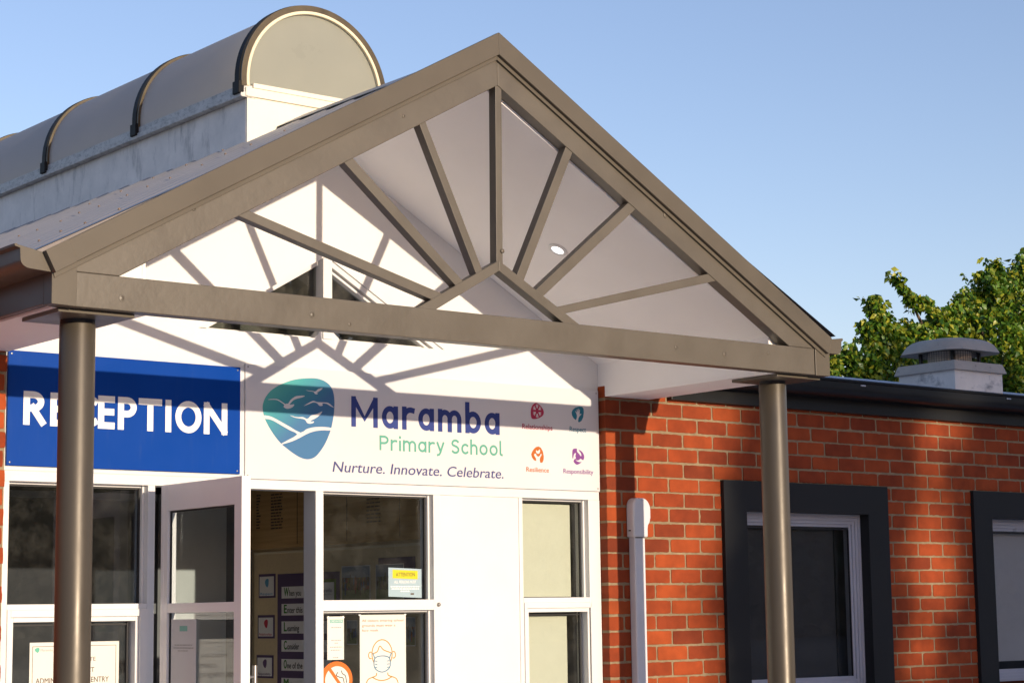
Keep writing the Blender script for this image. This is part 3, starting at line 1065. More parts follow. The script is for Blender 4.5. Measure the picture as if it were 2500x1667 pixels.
for a in (225, 315, 45, 135):
    m = MB(); m.box(cxv + .222 * math.cos(math.radians(a)) - .012, cxv + .222 * math.cos(math.radians(a)) + .012, cyv + .222 * math.sin(math.radians(a)) - .012, cyv + .222 * math.sin(math.radians(a)) + .012, .66, .80)
    m.build('post', M_CHARMETAL, vent)
# octagonal domed cap
def octo(h, c, z):
    return [(cxv + sx * a, cyv + sy * b_, z) for sx, sy, a, b_ in ((-1, -1, h - c, h), (1, -1, h - c, h), (1, -1, h, h - c), (1, 1, h, h - c), (1, 1, h - c, h), (-1, 1, h - c, h), (-1, 1, h, h - c), (-1, -1, h, h - c))]


m = MB()
lv = [octo(.300, .085, .780), octo(.312, .090, .771), octo(.303, .095, .795), octo(.285, .10, .832), octo(.258, .105, .858), octo(.215, .10, .876), octo(.12, .06, .886)]
vs_, fs = [], []
for q in lv:
    vs_ += q
for i in range(len(lv) - 1):
    for k in range(8):
        k2 = (k + 1) % 8
        fs.append((i * 8 + k, i * 8 + k2, (i + 1) * 8 + k2, (i + 1) * 8 + k))
fs.append(tuple((len(lv) - 1) * 8 + k for k in range(8)))
fs.append(tuple(range(8))[::-1])
m.add(vs_, fs)
m.build('cap', M_VENTC, vent, smooth=True)

# ================================================================ conduit cover on the brick wall
pc = thing('conduit_cover', 'white plastic pipe cover with rounded top elbow on the brick wall', 'pipe cover', (-.03, 0.0, -1.6))
M_PVC = paint('white_pvc', (.66, .66, .68), rough=.35, var=.04, vs_=4)
m = MB()
m.box(-.0785, .0005, -.054, -.0005, GROUND + .05, -.772)
m.build('duct', M_PVC, pc, bevel=.008, seg=3)
m = MB()
hx0, hx1 = -.094, .026
out = [(hx0, -.775), (hx0, -.615)]
for k in range(1, 7):
    a = math.pi - math.pi / 2 * k / 6
    out.append((hx0 + .040 + .040 * math.cos(a), -.607 + .052 * math.sin(a)))
for k in range(1, 10):
    a = math.pi / 2 - math.pi / 2 * k / 9
    out.append((hx1 - .05 + .062 * math.cos(a), -.622 + .067 * math.sin(a)))
out += [(hx1 + .012, -.665), (hx1 + .005, -.690), (hx1 - .008, -.708), (hx1 - .011, -.725), (hx1 - .011, -.775)]
m.xz(out, -.066, -.0005)
m.build('elbow', M_PVC, pc, bevel=.010, seg=3, smooth=True)
m = MB(); m.box(-.074, -.004, -.0575, -.050, -.7795, -.7725); m.build('joint', M_BLACK, pc)
m = MB(); m.box(-.0955, -.093, -.040, -.022, -.741, -.734); m.build('clip_slot', M_BLACK, pc)

# ================================================================ signs
TR_OUT = [(-2.1654,-0.0022),(-2.1204,-0.0019),(-2.0828,-0.0098),(-2.0526,-0.0255),(-2.0336,-0.0452),(-2.0223,-0.0733),(-2.0174,-0.1115),(-2.0186,-0.1499),(-2.0232,-0.1885),(-2.0358,-0.2433),(-2.0529,-0.2886),(-2.0755,-0.3309),(-2.1018,-0.3668),(-2.1317,-0.3964),(-2.1615,-0.4092),(-2.1912,-0.4112),(-2.2244,-0.4031),(-2.2612,-0.3857),(-2.2979,-0.3638),(-2.3345,-0.3388),(-2.3709,-0.3029),(-2.4036,-0.2609),(-2.4272,-0.2216),(-2.4381,-0.1879),(-2.4408,-0.16),(-2.4348,-0.1348),(-2.4186,-0.1058),(-2.3898,-0.0759),(-2.3425,-0.0474),(-2.2913,-0.0259),(-2.2323,-0.0102)]
TR_B1 = [(-2.4131,-0.1257),(-2.3932,-0.1206),(-2.3606,-0.119),(-2.3387,-0.1263),(-2.3112,-0.1411),(-2.3076,-0.1402),(-2.2984,-0.1382),(-2.2929,-0.1379),(-2.2801,-0.1198),(-2.2543,-0.101),(-2.2322,-0.0957),(-2.1951,-0.0929),(-2.21,-0.1017),(-2.2396,-0.1097),(-2.2617,-0.1188),(-2.2764,-0.1322),(-2.2855,-0.1428),(-2.2727,-0.1415),(-2.2598,-0.1392),(-2.2587,-0.1454),(-2.2727,-0.1572),(-2.2947,-0.164),(-2.3112,-0.1618),(-2.3203,-0.1544),(-2.316,-0.1454),(-2.335,-0.1339),(-2.3569,-0.1241),(-2.3823,-0.1234)]
TR_B2 = [(-2.1914,-0.0635),(-2.1728,-0.0656),(-2.1504,-0.0655),(-2.1392,-0.068),(-2.1279,-0.0652),(-2.1167,-0.0549),(-2.0885,-0.0469),(-2.1016,-0.0604),(-2.1204,-0.0711),(-2.1261,-0.0746),(-2.1167,-0.0763),(-2.1242,-0.0818),(-2.1354,-0.0799),(-2.141,-0.0723),(-2.1504,-0.0693),(-2.1728,-0.0681)]
TR_B3 = [(-2.2018,-0.1452),(-2.1728,-0.1281),(-2.1448,-0.116),(-2.1242,-0.1206),(-2.0942,-0.1205),(-2.0602,-0.1202),(-2.0413,-0.1288),(-2.0205,-0.1443),(-2.0451,-0.1354),(-2.064,-0.1268),(-2.0885,-0.1256),(-2.0904,-0.1331),(-2.0874,-0.1361),(-2.1017,-0.1397),(-2.113,-0.1359),(-2.1223,-0.1269),(-2.1429,-0.1232),(-2.1653,-0.1308)]
TR_B4 = [(-2.2836,-0.1955),(-2.2542,-0.2019),(-2.2284,-0.2027),(-2.2062,-0.201),(-2.1876,-0.2079),(-2.1746,-0.2057),(-2.1578,-0.1906),(-2.128,-0.1827),(-2.0904,-0.1658),(-2.1092,-0.1881),(-2.1354,-0.2053),(-2.1616,-0.2177),(-2.1541,-0.2205),(-2.141,-0.2192),(-2.1448,-0.227),(-2.1634,-0.2323),(-2.182,-0.2288),(-2.1913,-0.216),(-2.2061,-0.2104),(-2.2283,-0.2084),(-2.2579,-0.2052)]
TR_R1 = [(-2.437,-0.2049),(-2.411,-0.2052),(-2.3821,-0.2115),(-2.3347,-0.231),(-2.2798,-0.255),(-2.2209,-0.2798),(-2.1876,-0.2616),(-2.1504,-0.2504),(-2.113,-0.246),(-2.0754,-0.2446),(-2.0358,-0.2481),(-2.0415,-0.2601),(-2.0755,-0.2611),(-2.113,-0.2644),(-2.1504,-0.2725),(-2.1875,-0.2868),(-2.2245,-0.3058),(-2.2687,-0.325),(-2.3308,-0.3439),(-2.3363,-0.3419),(-2.2907,-0.3181),(-2.2393,-0.2892),(-2.2798,-0.2722),(-2.3347,-0.2482),(-2.3784,-0.2285),(-2.4074,-0.2215),(-2.4297,-0.2208)]
TR_REL = [(-0.6969,-0.0459),(-0.6746,-0.0542),(-0.6545,-0.0705),(-0.6434,-0.089),(-0.645,-0.1066),(-0.6596,-0.12),(-0.6843,-0.1308),(-0.7088,-0.1358),(-0.727,-0.133),(-0.7336,-0.1191),(-0.7348,-0.097),(-0.7312,-0.0778),(-0.7195,-0.0582)]
TR_RESP = [(-0.3843,-0.0489),(-0.3632,-0.05),(-0.3541,-0.0592),(-0.3525,-0.0801),(-0.3583,-0.1095),(-0.3714,-0.1295),(-0.3864,-0.1374),(-0.3956,-0.1356),(-0.3921,-0.1144),(-0.3834,-0.1027),(-0.3684,-0.0913),(-0.3768,-0.0885),(-0.3832,-0.093),(-0.3804,-0.0655),(-0.3855,-0.0657),(-0.3883,-0.0788),(-0.3909,-0.0612),(-0.3951,-0.0614),(-0.3955,-0.0792),(-0.4015,-0.065),(-0.4045,-0.0668),(-0.4019,-0.0843),(-0.4122,-0.0752),(-0.4152,-0.077),(-0.4063,-0.0926),(-0.4032,-0.1037),(-0.4069,-0.1184),(-0.413,-0.1261),(-0.4279,-0.1163),(-0.4392,-0.1008),(-0.4414,-0.0848),(-0.4331,-0.0699),(-0.4139,-0.0569)]
TR_RESI = [(-0.6833,-0.2848),(-0.6671,-0.2914),(-0.6533,-0.3113),(-0.6477,-0.3364),(-0.6489,-0.3554),(-0.6557,-0.3699),(-0.6647,-0.374),(-0.6736,-0.3721),(-0.6757,-0.3564),(-0.6722,-0.3437),(-0.6618,-0.3306),(-0.6637,-0.3228),(-0.6699,-0.3262),(-0.6761,-0.3359),(-0.6864,-0.3411),(-0.6965,-0.3367),(-0.7023,-0.3259),(-0.7104,-0.3247),(-0.7166,-0.3312),(-0.7108,-0.342),(-0.7028,-0.3511),(-0.7011,-0.3652),(-0.7172,-0.3611),(-0.7311,-0.3459),(-0.736,-0.3304),(-0.7284,-0.3144),(-0.714,-0.298),(-0.6996,-0.288)]
TR_LEAF = [(-0.7019,-0.3054),(-0.6899,-0.3112),(-0.6754,-0.2996),(-0.6736,-0.3122),(-0.68,-0.3235),(-0.689,-0.326),(-0.6982,-0.3226),(-0.7029,-0.3149)]
TR_RS1 = [(-0.4382,-0.2915),(-0.4255,-0.2862),(-0.4088,-0.2862),(-0.407,-0.3015),(-0.3947,-0.3122),(-0.3845,-0.323),(-0.3783,-0.3292),(-0.3828,-0.339),(-0.3956,-0.3491),(-0.4145,-0.3498),(-0.4163,-0.3371),(-0.4202,-0.3276),(-0.4157,-0.3114),(-0.4262,-0.3135),(-0.4327,-0.3249),(-0.4373,-0.3427),(-0.4421,-0.3349),(-0.442,-0.3093)]
TR_RS2 = [(-0.3951,-0.2914),(-0.3775,-0.2971),(-0.3631,-0.3094),(-0.3559,-0.3251),(-0.3566,-0.3364),(-0.364,-0.3479),(-0.3745,-0.3435),(-0.3828,-0.339),(-0.3761,-0.3227),(-0.38,-0.31),(-0.3902,-0.2992)]
TR_RS3 = [(-0.4205,-0.3404),(-0.4166,-0.3499),(-0.4083,-0.356),(-0.3875,-0.36),(-0.3756,-0.3557),(-0.3834,-0.3647),(-0.4004,-0.3733),(-0.413,-0.3744),(-0.4253,-0.3678),(-0.4343,-0.3553)]

_cap = [0.0]


def text_mesh(s, bold=0.0, shear=0.0):
    cu = bpy.data.curves.new('lettering', 'FONT')
    cu.body = s
    cu.shear = shear
    cu.resolution_u = 4
    cu.fill_mode = 'FRONT'
    ob = bpy.data.objects.new('lettering', cu)
    COL.objects.link(ob)
    dg = bpy.context.evaluated_depsgraph_get()
    me = bpy.data.meshes.new_from_object(ob.evaluated_get(dg))
    bpy.data.objects.remove(ob)
    return me


def cap_height():
    if not _cap[0]:
        me = text_mesh('H')
        _cap[0] = max(v.co.y for v in me.vertices)
        bpy.data.meshes.remove(me)
    return _cap[0]


def text(s, a0, a1, zb, zt, w, mat, parent, bold=0.0, shear=0.0, plane='Y', name='lettering', mirror=False, bounds=False):
    """words filling a0..a1 with their baseline at zb and capitals up to zt, facing -Y (plane at y = w) or -X (plane at x = w)"""
    me = text_mesh(s, 0, shear)
    n = len(me.vertices)
    co = np.empty(n * 3)
    me.vertices.foreach_get('co', co)
    co = co.reshape(-1, 3)
    dep = np.zeros(n)
    if bold:                                                         # a heavier weight: the outline laid over itself a little to each side
        fc = [tuple(p.vertices) for p in me.polygons]
        bpy.data.meshes.remove(me)
        cs, ds, fs = [], [], []
        for k, (ax, ay) in enumerate(((-1, 0), (1, 0), (0, .7), (0, -.7), (-.7, .5), (.7, .5), (-.7, -.5), (.7, -.5), (0, 0))):
            cs.append(co + np.array([ax * bold, ay * bold * .8, 0]))
            ds.append(np.full(n, k * .00002))
            fs += [tuple(i + k * n for i in f) for f in fc]
        co, dep = np.concatenate(cs), np.concatenate(ds)
        n = len(co)
        me = bpy.data.meshes.new('lettering')
        me.from_pydata([tuple(q) for q in co], [], fs)
    x0, x1 = co[:, 0].min(), co[:, 0].max()
    u = a0 + (co[:, 0] - x0) / (x1 - x0) * (a1 - a0)
    if bounds:
        v = zb + (co[:, 1] - co[:, 1].min()) / (co[:, 1].max() - co[:, 1].min()) * (zt - zb)
    else:
        v = zb + co[:, 1] / cap_height() * (zt - zb)
    org = ORG[parent.name] if parent.name in ORG else (0, 0, 0)
    if plane == 'Y':
        out = np.stack([u - org[0], w - org[1] - dep, v - org[2]], 1)
    else:
        out = np.stack([w - org[0] - dep, u - org[1], v - org[2]], 1)
    me.vertices.foreach_set('co', out.ravel())
    me.materials.clear()
    me.materials.append(mat)
    me.update()
    o = bpy.data.objects.new(name, me)
    COL.objects.link(o)
    o.parent = parent
    ORG[o.name] = org
    return o


def shape(name, pts, y, mat, parent, t=.0006, smooth_k=0):
    q = smooth_loop(pts, smooth_k) if smooth_k else pts
    m = MB()
    m.xz(q, y - t, y)
    return m.build(name, mat, parent)


def stroke(mb, pts, w, y, t=.0006, closed=False):
    q = [Vector(a) for a in (list(pts) + ([pts[0]] if closed else []))]
    L_, R_ = [], []
    for i in range(len(q)):
        if closed and i in (0, len(q) - 1):
            d = (q[1] - q[-2]).normalized()
        else:
            d = (q[min(i + 1, len(q) - 1)] - q[max(i - 1, 0)]).normalized()
        n = Vector((-d.y, d.x)) * w / 2
        L_.append(q[i] + n)
        R_.append(q[i] - n)
    for i in range(len(q) - 1):
        mb.xz([tuple(L_[i]), tuple(R_[i]), tuple(R_[i + 1]), tuple(L_[i + 1])], y - t, y)
    return mb


hcx, hcz, hrx, hrz = -1.674, -1.385, .063, .085


def _arc(cx, cz, rx, rz, a0, a1, n=14):
    return [(cx + rx * math.cos(math.radians(a0 + (a1 - a0) * k / n)), cz + rz * math.sin(math.radians(a0 + (a1 - a0) * k / n))) for k in range(n + 1)]


# skeletons of the letters on the boards: strokes on a unit capital height, and the width of each letter
GLYPH = {
    'M': (.92, [[(.0, 0), (.0, 1)], [(.92, 0), (.92, 1)], [(.03, .97), (.46, .22), (.89, .97)]]),
    'a': (.50, [_arc(.25, .35, .25, .35, 20, 380, 26), [(.50, .70), (.50, .0)]]),
    'r': (.34, [[(.0, 0), (.0, .72)], _arc(.27, .40, .27, .30, 180, 72, 10)]),
    'm': (.86, [[(.0, 0), (.0, .72)], _arc(.215, .42, .215, .28, 180, 0, 12) + [(.43, 0)], _arc(.645, .42, .215, .28, 180, 0, 12) + [(.86, 0)]]),
    'b': (.52, [[(.0, 0), (.0, 1.08)], _arc(.26, .35, .26, .35, 0, 360, 26)]),
    'P': (.54, [[(.0, 0), (.0, 1)], [(.0, 1), (.26, 1)] + _arc(.26, .74, .28, .26, 90, -90, 14) + [(.0, .48)]]),
    'i': (.0, [[(.0, 0), (.0, .66)], [(.0, .985), (.0, 1.015)]]),
    'y': (.46, [[(.0, .72), (.235, .04)], [(.46, .72), (.22, -.05), (.14, -.20), (.02, -.25)]]),
    'S': (.50, [_arc(.26, .76, .24, .24, 35, 215, 14) + [(.25, .53), (.36, .49)] + _arc(.25, .25, .25, .25, 50, -145, 14)]),
    'c': (.42, [_arc(.25, .35, .25, .35, 50, 310, 20)]),
    'h': (.44, [[(.0, 0), (.0, 1.08)], _arc(.22, .42, .22, .28, 180, 0, 12) + [(.44, 0)]]),
    'o': (.52, [_arc(.26, .35, .26, .35, 0, 360, 26)]),
    'l': (.12, [[(.0, 1.08), (.0, .12)] + _arc(.12, .12, .12, .12, 180, 270, 6)]),
    ' ': (.10, []),
    'R': (.62, [[(.0, 0), (.0, 1)], [(.0, 1), (.24, 1)] + _arc(.24, .75, .27, .25, 90, -90, 14) + [(.0, .50)], [(.22, .52), (.56, .0)]]),
    'E': (.42, [[(.0, 0), (.0, 1)], [(.0, 1), (.42, 1)], [(.0, .52), (.40, .52)], [(.0, 0), (.42, 0)]]),
    'C': (.60, [_arc(.44, .5, .44, .5, 52, 308, 24)]),
    'T': (.66, [[(.33, 0), (.33, 1)], [(.0, 1), (.66, 1)]]),
    'I': (.0, [[(.0, 0), (.0, 1)]]),
    'O': (.80, [_arc(.40, .5, .40, .5, 0, 360, 32)]),
    'N': (.64, [[(.0, 0), (.0, 1)], [(.64, 0), (.64, 1)], [(.02, .98), (.62, .02)]]),
}


def stroke_text(s, x0, x1, zb, zt, w, y, mat, parent, name='lettering', gap=.0):
    """letters drawn as even strokes of width w between x0 and x1, capitals from zb to zt, 1 mm proud of y"""
    H = (zt - zb) - w                                                # skeleton height
    adv, runs = 0.0, []
    sp = w / H * 1.65
    for ch in s:
        wd, sk = GLYPH[ch]
        runs.append((adv, sk))
        adv += wd + sp
    adv -= sp
    kx = (x1 - x0 - w) / adv if adv > .001 else 1.0
    mb = MB()
    lay = 0
    for off, sk in runs:
        for q in sk:
            pts = [(x0 + w / 2 + (off + a) * kx, zb + w / 2 + c * H) for a, c in q]
            closed = len(pts) > 3 and abs(pts[0][0] - pts[-1][0]) + abs(pts[0][1] - pts[-1][1]) < 1e-4
            if closed:
                pts = pts[:-1]
            elif len(pts) == 2 or True:                              # square ends reach the full height
                a, b_ = Vector(pts[0]), Vector(pts[1])
                pts[0] = tuple(a + (a - b_).normalized() * w * .5)
                a, b_ = Vector(pts[-1]), Vector(pts[-2])
                pts[-1] = tuple(a + (a - b_).normalized() * w * .5)
            stroke(mb, pts, w, y - .0004 - .00004 * (lay % 7), .0006, closed)
            lay += 1
    return mb.build(name, mat, parent)


YS = .045
M_BLUE = paint('reception_blue', (.0001, .047, .30), rough=.4, var=.03, vs_=3, spec=.10, stain=(.03, .075, .27), stain_amt=.25, stain_scale=(25, 8, 3), stain_lo=.55)
M_LETW = flat('vinyl_white', (.82, .82, .80), .45)
M_SIGNW = paint('sign_white', (.66, .645, .665), rough=.42, var=.015, vs_=2)
rs = thing('reception_sign', 'deep blue RECEPTION board with white capital letters beside the school name board', 'sign', (-3.175, YS, -.5))
m = MB(); m.box(-3.781, -2.568, YS, YW - .001, -.4985, .0255); m.build('board', M_BLUE, rs, bevel=.001)
RW = .0315
for ch, a0, a1 in (('R', -3.705, -3.588), ('E', -3.573, -3.487), ('C', -3.468, -3.350), ('E', -3.3325, -3.2465), ('P', -3.2305, -3.1325), ('T', -3.1225, -2.9985), ('I', -2.9800, -2.9462), ('O', -2.9265, -2.7845), ('N', -2.7715, -2.6410)):
    stroke_text(ch, a0, a1, -.3115, -.1565, RW, YS, M_LETW, rs, name='letter')

ss = thing('school_sign', 'wide white school name board with round teal emblem and four coloured value icons', 'sign', (-1.39, YS, -.52))
m = MB(); m.box(-2.539, -.2435, YS, YW - .001, -.5185, .0465); m.build('board', M_SIGNW, ss, bevel=.001)
# the printed emblem runs from mint green to blue
m_, nt, N, L, b = new_mat('emblem_print')
tc = N.new('ShaderNodeTexCoord')
mp = N.new('ShaderNodeMapping')
mp.vector_type = 'POINT'
mp.inputs['Location'].default_value = (.72, 0, -.34)
L.new(tc.outputs['Object'], mp.inputs['Vector'])
sx = N.new('ShaderNodeSeparateXYZ')
L.new(mp.outputs[0], sx.inputs[0])
ad = N.new('ShaderNodeMath'); ad.operation = 'MULTIPLY_ADD'
L.new(sx.outputs['X'], ad.inputs[0]); ad.inputs[1].default_value = .9
L.new(sx.outputs['Z'], ad.inputs[2])
sc_ = N.new('ShaderNodeMapRange')
L.new(sx.outputs['Z'], sc_.inputs['Value'])
dif = N.new('ShaderNodeMath'); dif.operation = 'SUBTRACT'
xx = N.new('ShaderNodeMath'); xx.operation = 'MULTIPLY'; xx.inputs[1].default_value = .85
L.new(sx.outputs['X'], xx.inputs[0]); L.new(xx.outputs[0], dif.inputs[0]); L.new(sx.outputs['Z'], dif.inputs[1])
mr = N.new('ShaderNodeMapRange')
mr.inputs['From Min'].default_value, mr.inputs['From Max'].default_value = -.46, -.02
L.new(dif.outputs[0], mr.inputs['Value'])
cr = N.new('ShaderNodeValToRGB')
e = cr.color_ramp.elements
e[0].position, e[0].color = .05, (.115, .50, .40, 1)
e[1].position, e[1].color = .95, (.040, .150, .32, 1)
q = e.new(.5); q.color = (.040, .30, .33, 1)
L.new(mr.outputs[0], cr.inputs[0]); L.new(cr.outputs[0], b.inputs['Base Color'])
b.inputs['Roughness'].default_value = .42
M_EMB = m_
shape('emblem', TR_OUT, YS, M_EMB, ss, .0008, 4)
emb = [o for o in ss.children if o.name.startswith('emblem')][0]
for k in (TR_B1, TR_B2, TR_B3, TR_B4):
    shape('bird', k, YS - .0008, M_SIGNW, emb, .0006, 2)
shape('wave', TR_R1, YS - .0008, M_SIGNW, emb, .0006, 2)
M_NAVY = flat('print_navy', (.013, .034, .205), .45)
M_MINT = flat('print_mint', (.095, .36, .275), .45)
M_PURP = flat('print_slate_purple', (.050, .058, .20), .45)
stroke_text('Maramba', -1.915, -.953, -.2345, -.078, .0285, YS, M_NAVY, ss)
stroke_text('Primary School', -1.741, -.934, -.348, -.271, .0115, YS, M_MINT, ss)
text('Nurture. Innovate. Celebrate.', -2.030, -.931, -.4685, -.4165, YS - .0012, M_PURP, ss, shear=.16, bold=.006)
M_MAG = flat('print_magenta', (.40, .006, .06), .45)
M_CYAN = flat('print_teal', (.006, .16, .25), .45)
M_ORG = flat('print_orange', (.46, .11, .006), .45)
M_VIO = flat('print_violet', (.19, .043, .24), .45)
text('Relationships', -.797, -.583, -.1925, -.165, YS - .0012, M_MAG, ss, bold=.012)
text('Respect', -.459, -.339, -.1915, -.164, YS - .0012, M_CYAN, ss, bold=.012)
text('Resilience', -.772, -.613, -.4255, -.400, YS - .0012, M_ORG, ss, bold=.008)
text('Responsibility', -.509, -.292, -.4255, -.400, YS - .0012, M_VIO, ss, bold=.008)


def icon_hands(parent, cx, cz, r, y, mat, t=.0006):
    """six small open hands in a ring"""
    mb = MB()
    for k in range(6):
        a = math.radians(60 * k + 30)
        ca, sa = math.cos(a), math.sin(a)

        def tr(u, v):
            return (cx + (u * ca - v * sa) * .82, cz + (u * sa + v * ca))
        mb.xz([tr(r * .36, -r * .06), tr(r * .36, r * .06), tr(r * .62, r * .15), tr(r * .70, 0), tr(r * .62, -r * .15)], y - t, y)
        for f in (-.24, -.12, 0, .12, .24):
            mb.xz([tr(r * .58, f * r * .6 - r * .03), tr(r * .58, f * r * .6 + r * .03), tr(r * (.95 - abs(f) * .5), f * r * 1.15 + r * .03), tr(r * (.95 - abs(f) * .5), f * r * 1.15 - r * .03)], y - t * (1.2 + .15 * (f + .3)), y)
    return mb.build('hands', mat, parent)


i1 = shape('value_icon', TR_REL, YS, M_MAG, ss, .0008, 4)
icon_hands(i1, -.690, -.090, .041, YS - .0008, M_SIGNW)
shape('value_icon', TR_RESP, YS, M_CYAN, ss, .0008, 0)
i3 = shape('value_icon', TR_RESI, YS, M_ORG, ss, .0008, 0)
shape('leaf', TR_LEAF, YS - .0008, M_SIGNW, i3, .0006, 0)
for k in (TR_RS1, TR_RS2, TR_RS3):
    shape('value_icon', k, YS, M_VIO, ss, .0008, 3)

db = MB()
db.lathe([(.011, 0), (.011, .006), (.007, .012), (.0001, .013)], (0, 0), 16)
db.v = [(-1.362 + a, YW - c, -1.138 + b_) for a, b_, c in db.v]
db.build('door_stop', M_STEEL, bld, smooth=True)

for brd, xs_, zs_ in ((rs, (-3.765, -2.583), (.010, -.484)), (ss, (-2.525, -.258), (.032, -.504))):
    for x in xs_:
        for z in zs_:
            k = MB()
            k.lathe([(.0045, 0), (.004, .0012), (.0001, .0015)], (0, 0), 12)
            k.v = [(x + a, YS - c, z + b_) for a, b_, c in k.v]
            k.build('fixing', M_STEEL, brd, smooth=True)

# ================================================================ notices on the glass
M_PAPER = paint('notice_paper', (.68, .67, .62), rough=.6, var=.015, vs_=4)
M_INK = flat('ink_brown', (.09, .055, .03), .6)
M_GREYINK = flat('ink_grey', (.30, .30, .30), .6)
YG = .128


def outline(mb, x0, x1, z0, z1, w, ya, yb):
    mb.box(x0, x1, ya, yb, z1 - w, z1)
    mb.box(x0, x1, ya, yb, z0, z0 + w)
    mb.box(x0, x0 + w, ya, yb, z0 + w, z1 - w)
    mb.box(x1 - w, x1, ya, yb, z0 + w, z1 - w)


nt1 = thing('entry_notice', 'large white entry notice with brown capitals on the lower left window', 'notice', (-3.39, YG, -1.65))
m = MB(); m.box(-3.613, -3.166, YG - .0015, YG, -1.92, -1.292); m.build('sheet', M_PAPER, nt1)
m = MB(); outline(m, -3.600, -3.181, -1.905, -1.309, .0022, YG - .0022, YG - .0016); m.build('ruled_border', M_INK, nt1)
text('MASKS ON SITE', -3.49, -3.285, -1.380, -1.362, YG - .0022, M_INK, nt1)
text('CONTACT', -3.43, -3.291, -1.430, -1.409, YG - .0022, M_INK, nt1, bold=.008)
text('ADMIN OFFICE FOR ENTRY', -3.582, -3.217, -1.4765, -1.4525, YG - .0022, M_INK, nt1, bold=.008)
em = [(-3.577 + (x + 2.23) * .055, -1.326 + (z + .2) * .055) for x, z in smooth_loop(TR_OUT, 2)]
shape('emblem', em, YG - .0016, flat('small_emblem_green', (.10, .42, .30), .5), nt1, .0006)
text('Maramba', -3.560, -3.50, -1.332, -1.321, YG - .0022, M_GREYINK, nt1)

at = thing('attention_sticker', 'pale blue notice with a yellow ATTENTION bar in upper glazing', 'sticker', (-1.53, YG, -1.1))
m = MB(); m.box(-1.632, -1.421, YG - .0012, YG, -1.094, -.945)
m.v = [(x, y, z - (x + 1.632) * .035) for x, y, z in m.v]
m.build('sheet', paint('sticker_blue', (.33, .44, .50), rough=.5, var=.03), at)
m = MB(); m.box(-1.606, -1.446, YG - .0018, YG - .0013, -.999, -.955)
m.v = [(x, y, z - (x + 1.632) * .035) for x, y, z in m.v]
m.build('yellow_bar', flat('bar_yellow', (.60, .53, .005), .5), at)
text('ATTENTION', -1.585, -1.465, -.990, -.971, YG - .0026, M_INK, at)
text('ALL PERSONS MUST', -1.596, -1.456, -1.026, -1.012, YG - .0020, M_LETW, at, bold=.015)
for zz, a, b_ in ((-1.043, -1.618, -1.432), (-1.055, -1.612, -1.438), (-1.067, -1.555, -1.50)):
    m = MB()
    x = a
    while x < b_:
        wd = random.uniform(.008, .02)
        m.box(x, min(x + wd, b_), YG - .0020, YG - .0014, zz - .003, zz + .003)
        x += wd + .004
    m.build('small_print', M_LETW, at)
m = MB(); m.box(-1.492, -1.470, YG - .0020, YG - .0014, -1.085, -1.077); m.build('logo_mark', M_INK, at)

ck = thing('checkin_notice', 'narrow white check-in notice with green heading on lower middle window', 'notice', (-1.957, YG, -1.4))
m = MB(); m.box(-2.008, -1.908, YG - .0012, YG, -1.408, -1.192); m.build('sheet', M_PAPER, ck)
m = MB(); m.box(-1.992, -1.914, YG - .0018, YG - .0013, -1.224, -1.207); m.build('heading_bar', flat('heading_green', (.16, .42, .36), .5), ck)
text('CHECK-IN NOW', -1.988, -1.918, -1.2205, -1.2105, YG - .0024, M_LETW, ck, bold=.01)
for zz, a, b_ in ((-1.247, -1.985, -1.925), (-1.311, -1.985, -1.925), (-1.325, -1.965, -1.945), (-1.345, -1.992, -1.922), (-1.360, -1.988, -1.930), (-1.397, -1.975, -1.940)):
    m = MB()
    x = a
    while x < b_:
        wd = random.uniform(.005, .014)
        m.box(x, min(x + wd, b_), YG - .0018, YG - .0013, zz - .0022, zz + .0022)
        x += wd + .003
    m.build('small_print', M_GREYINK, ck)

mk = thing('mask_notice', 'tall white face mask notice with line drawn masked face', 'notice', (-1.667, YG, -1.6))
m = MB(); m.box(-1.811, -1.524, YG - .0012, YG, -1.66, -1.186); m.build('sheet', M_PAPER, mk)
M_MOR = flat('mask_orange', (.38, .12, .035), .5)
M_MYE = flat('mask_yellow', (.42, .20, .008), .5)
M_MBL = flat('mask_blue', (.07, .20, .32), .5)
text('All visitors entering school', -1.798, -1.540, -1.221, -1.209, YG - .0020, M_MOR, mk)
text('grounds must wear a', -1.798, -1.590, -1.246, -1.234, YG - .0020, M_MOR, mk)
text('face mask', -1.798, -1.697, -1.270, -1.259, YG - .0020, M_MOR, mk)


def el(cx, cz, rx, rz, a0, a1, n=20):
    return [(cx + rx * math.cos(math.radians(a0 + (a1 - a0) * k / n)), cz + rz * math.sin(math.radians(a0 + (a1 - a0) * k / n))) for k in range(n + 1)]


m = MB(); yy = YG - .0013
stroke(m, el(hcx, hcz, hrx, .072, -35, 215), .005, yy)
stroke(m, smooth_loop([(hcx - .060, hcz + .002), (hcx - .03, hcz + .012), (hcx - .014, hcz + .040), (hcx + .01, hcz + .020), (hcx + .058, hcz + .004)], 4, False), .005, yy)
stroke(m, el(hcx - .072, hcz - .006, .012, .017, 60, 300, 10), .005, yy)
stroke(m, el(hcx + .072, hcz - .006, .012, .017, 120, -120, 10), .005, yy)
stroke(m, smooth_loop([(hcx - .10, hcz - .150), (hcx - .085, hcz - .125), (hcx - .04, hcz - .110), (hcx - .035, hcz - .095)], 4, False), .005, yy)
stroke(m, smooth_loop([(hcx + .10, hcz - .150), (hcx + .085, hcz - .125), (hcx + .04, hcz - .110), (hcx + .035, hcz - .095)], 4, False), .005, yy)
stroke(m, smooth_loop([(hcx - .06, hcz - .117), (hcx - .03, hcz - .130), (hcx, hcz - .134), (hcx + .03, hcz - .130), (hcx + .06, hcz - .117)], 4, False), .005, yy)
m.build('face_drawing', M_MYE, mk)
m = MB()
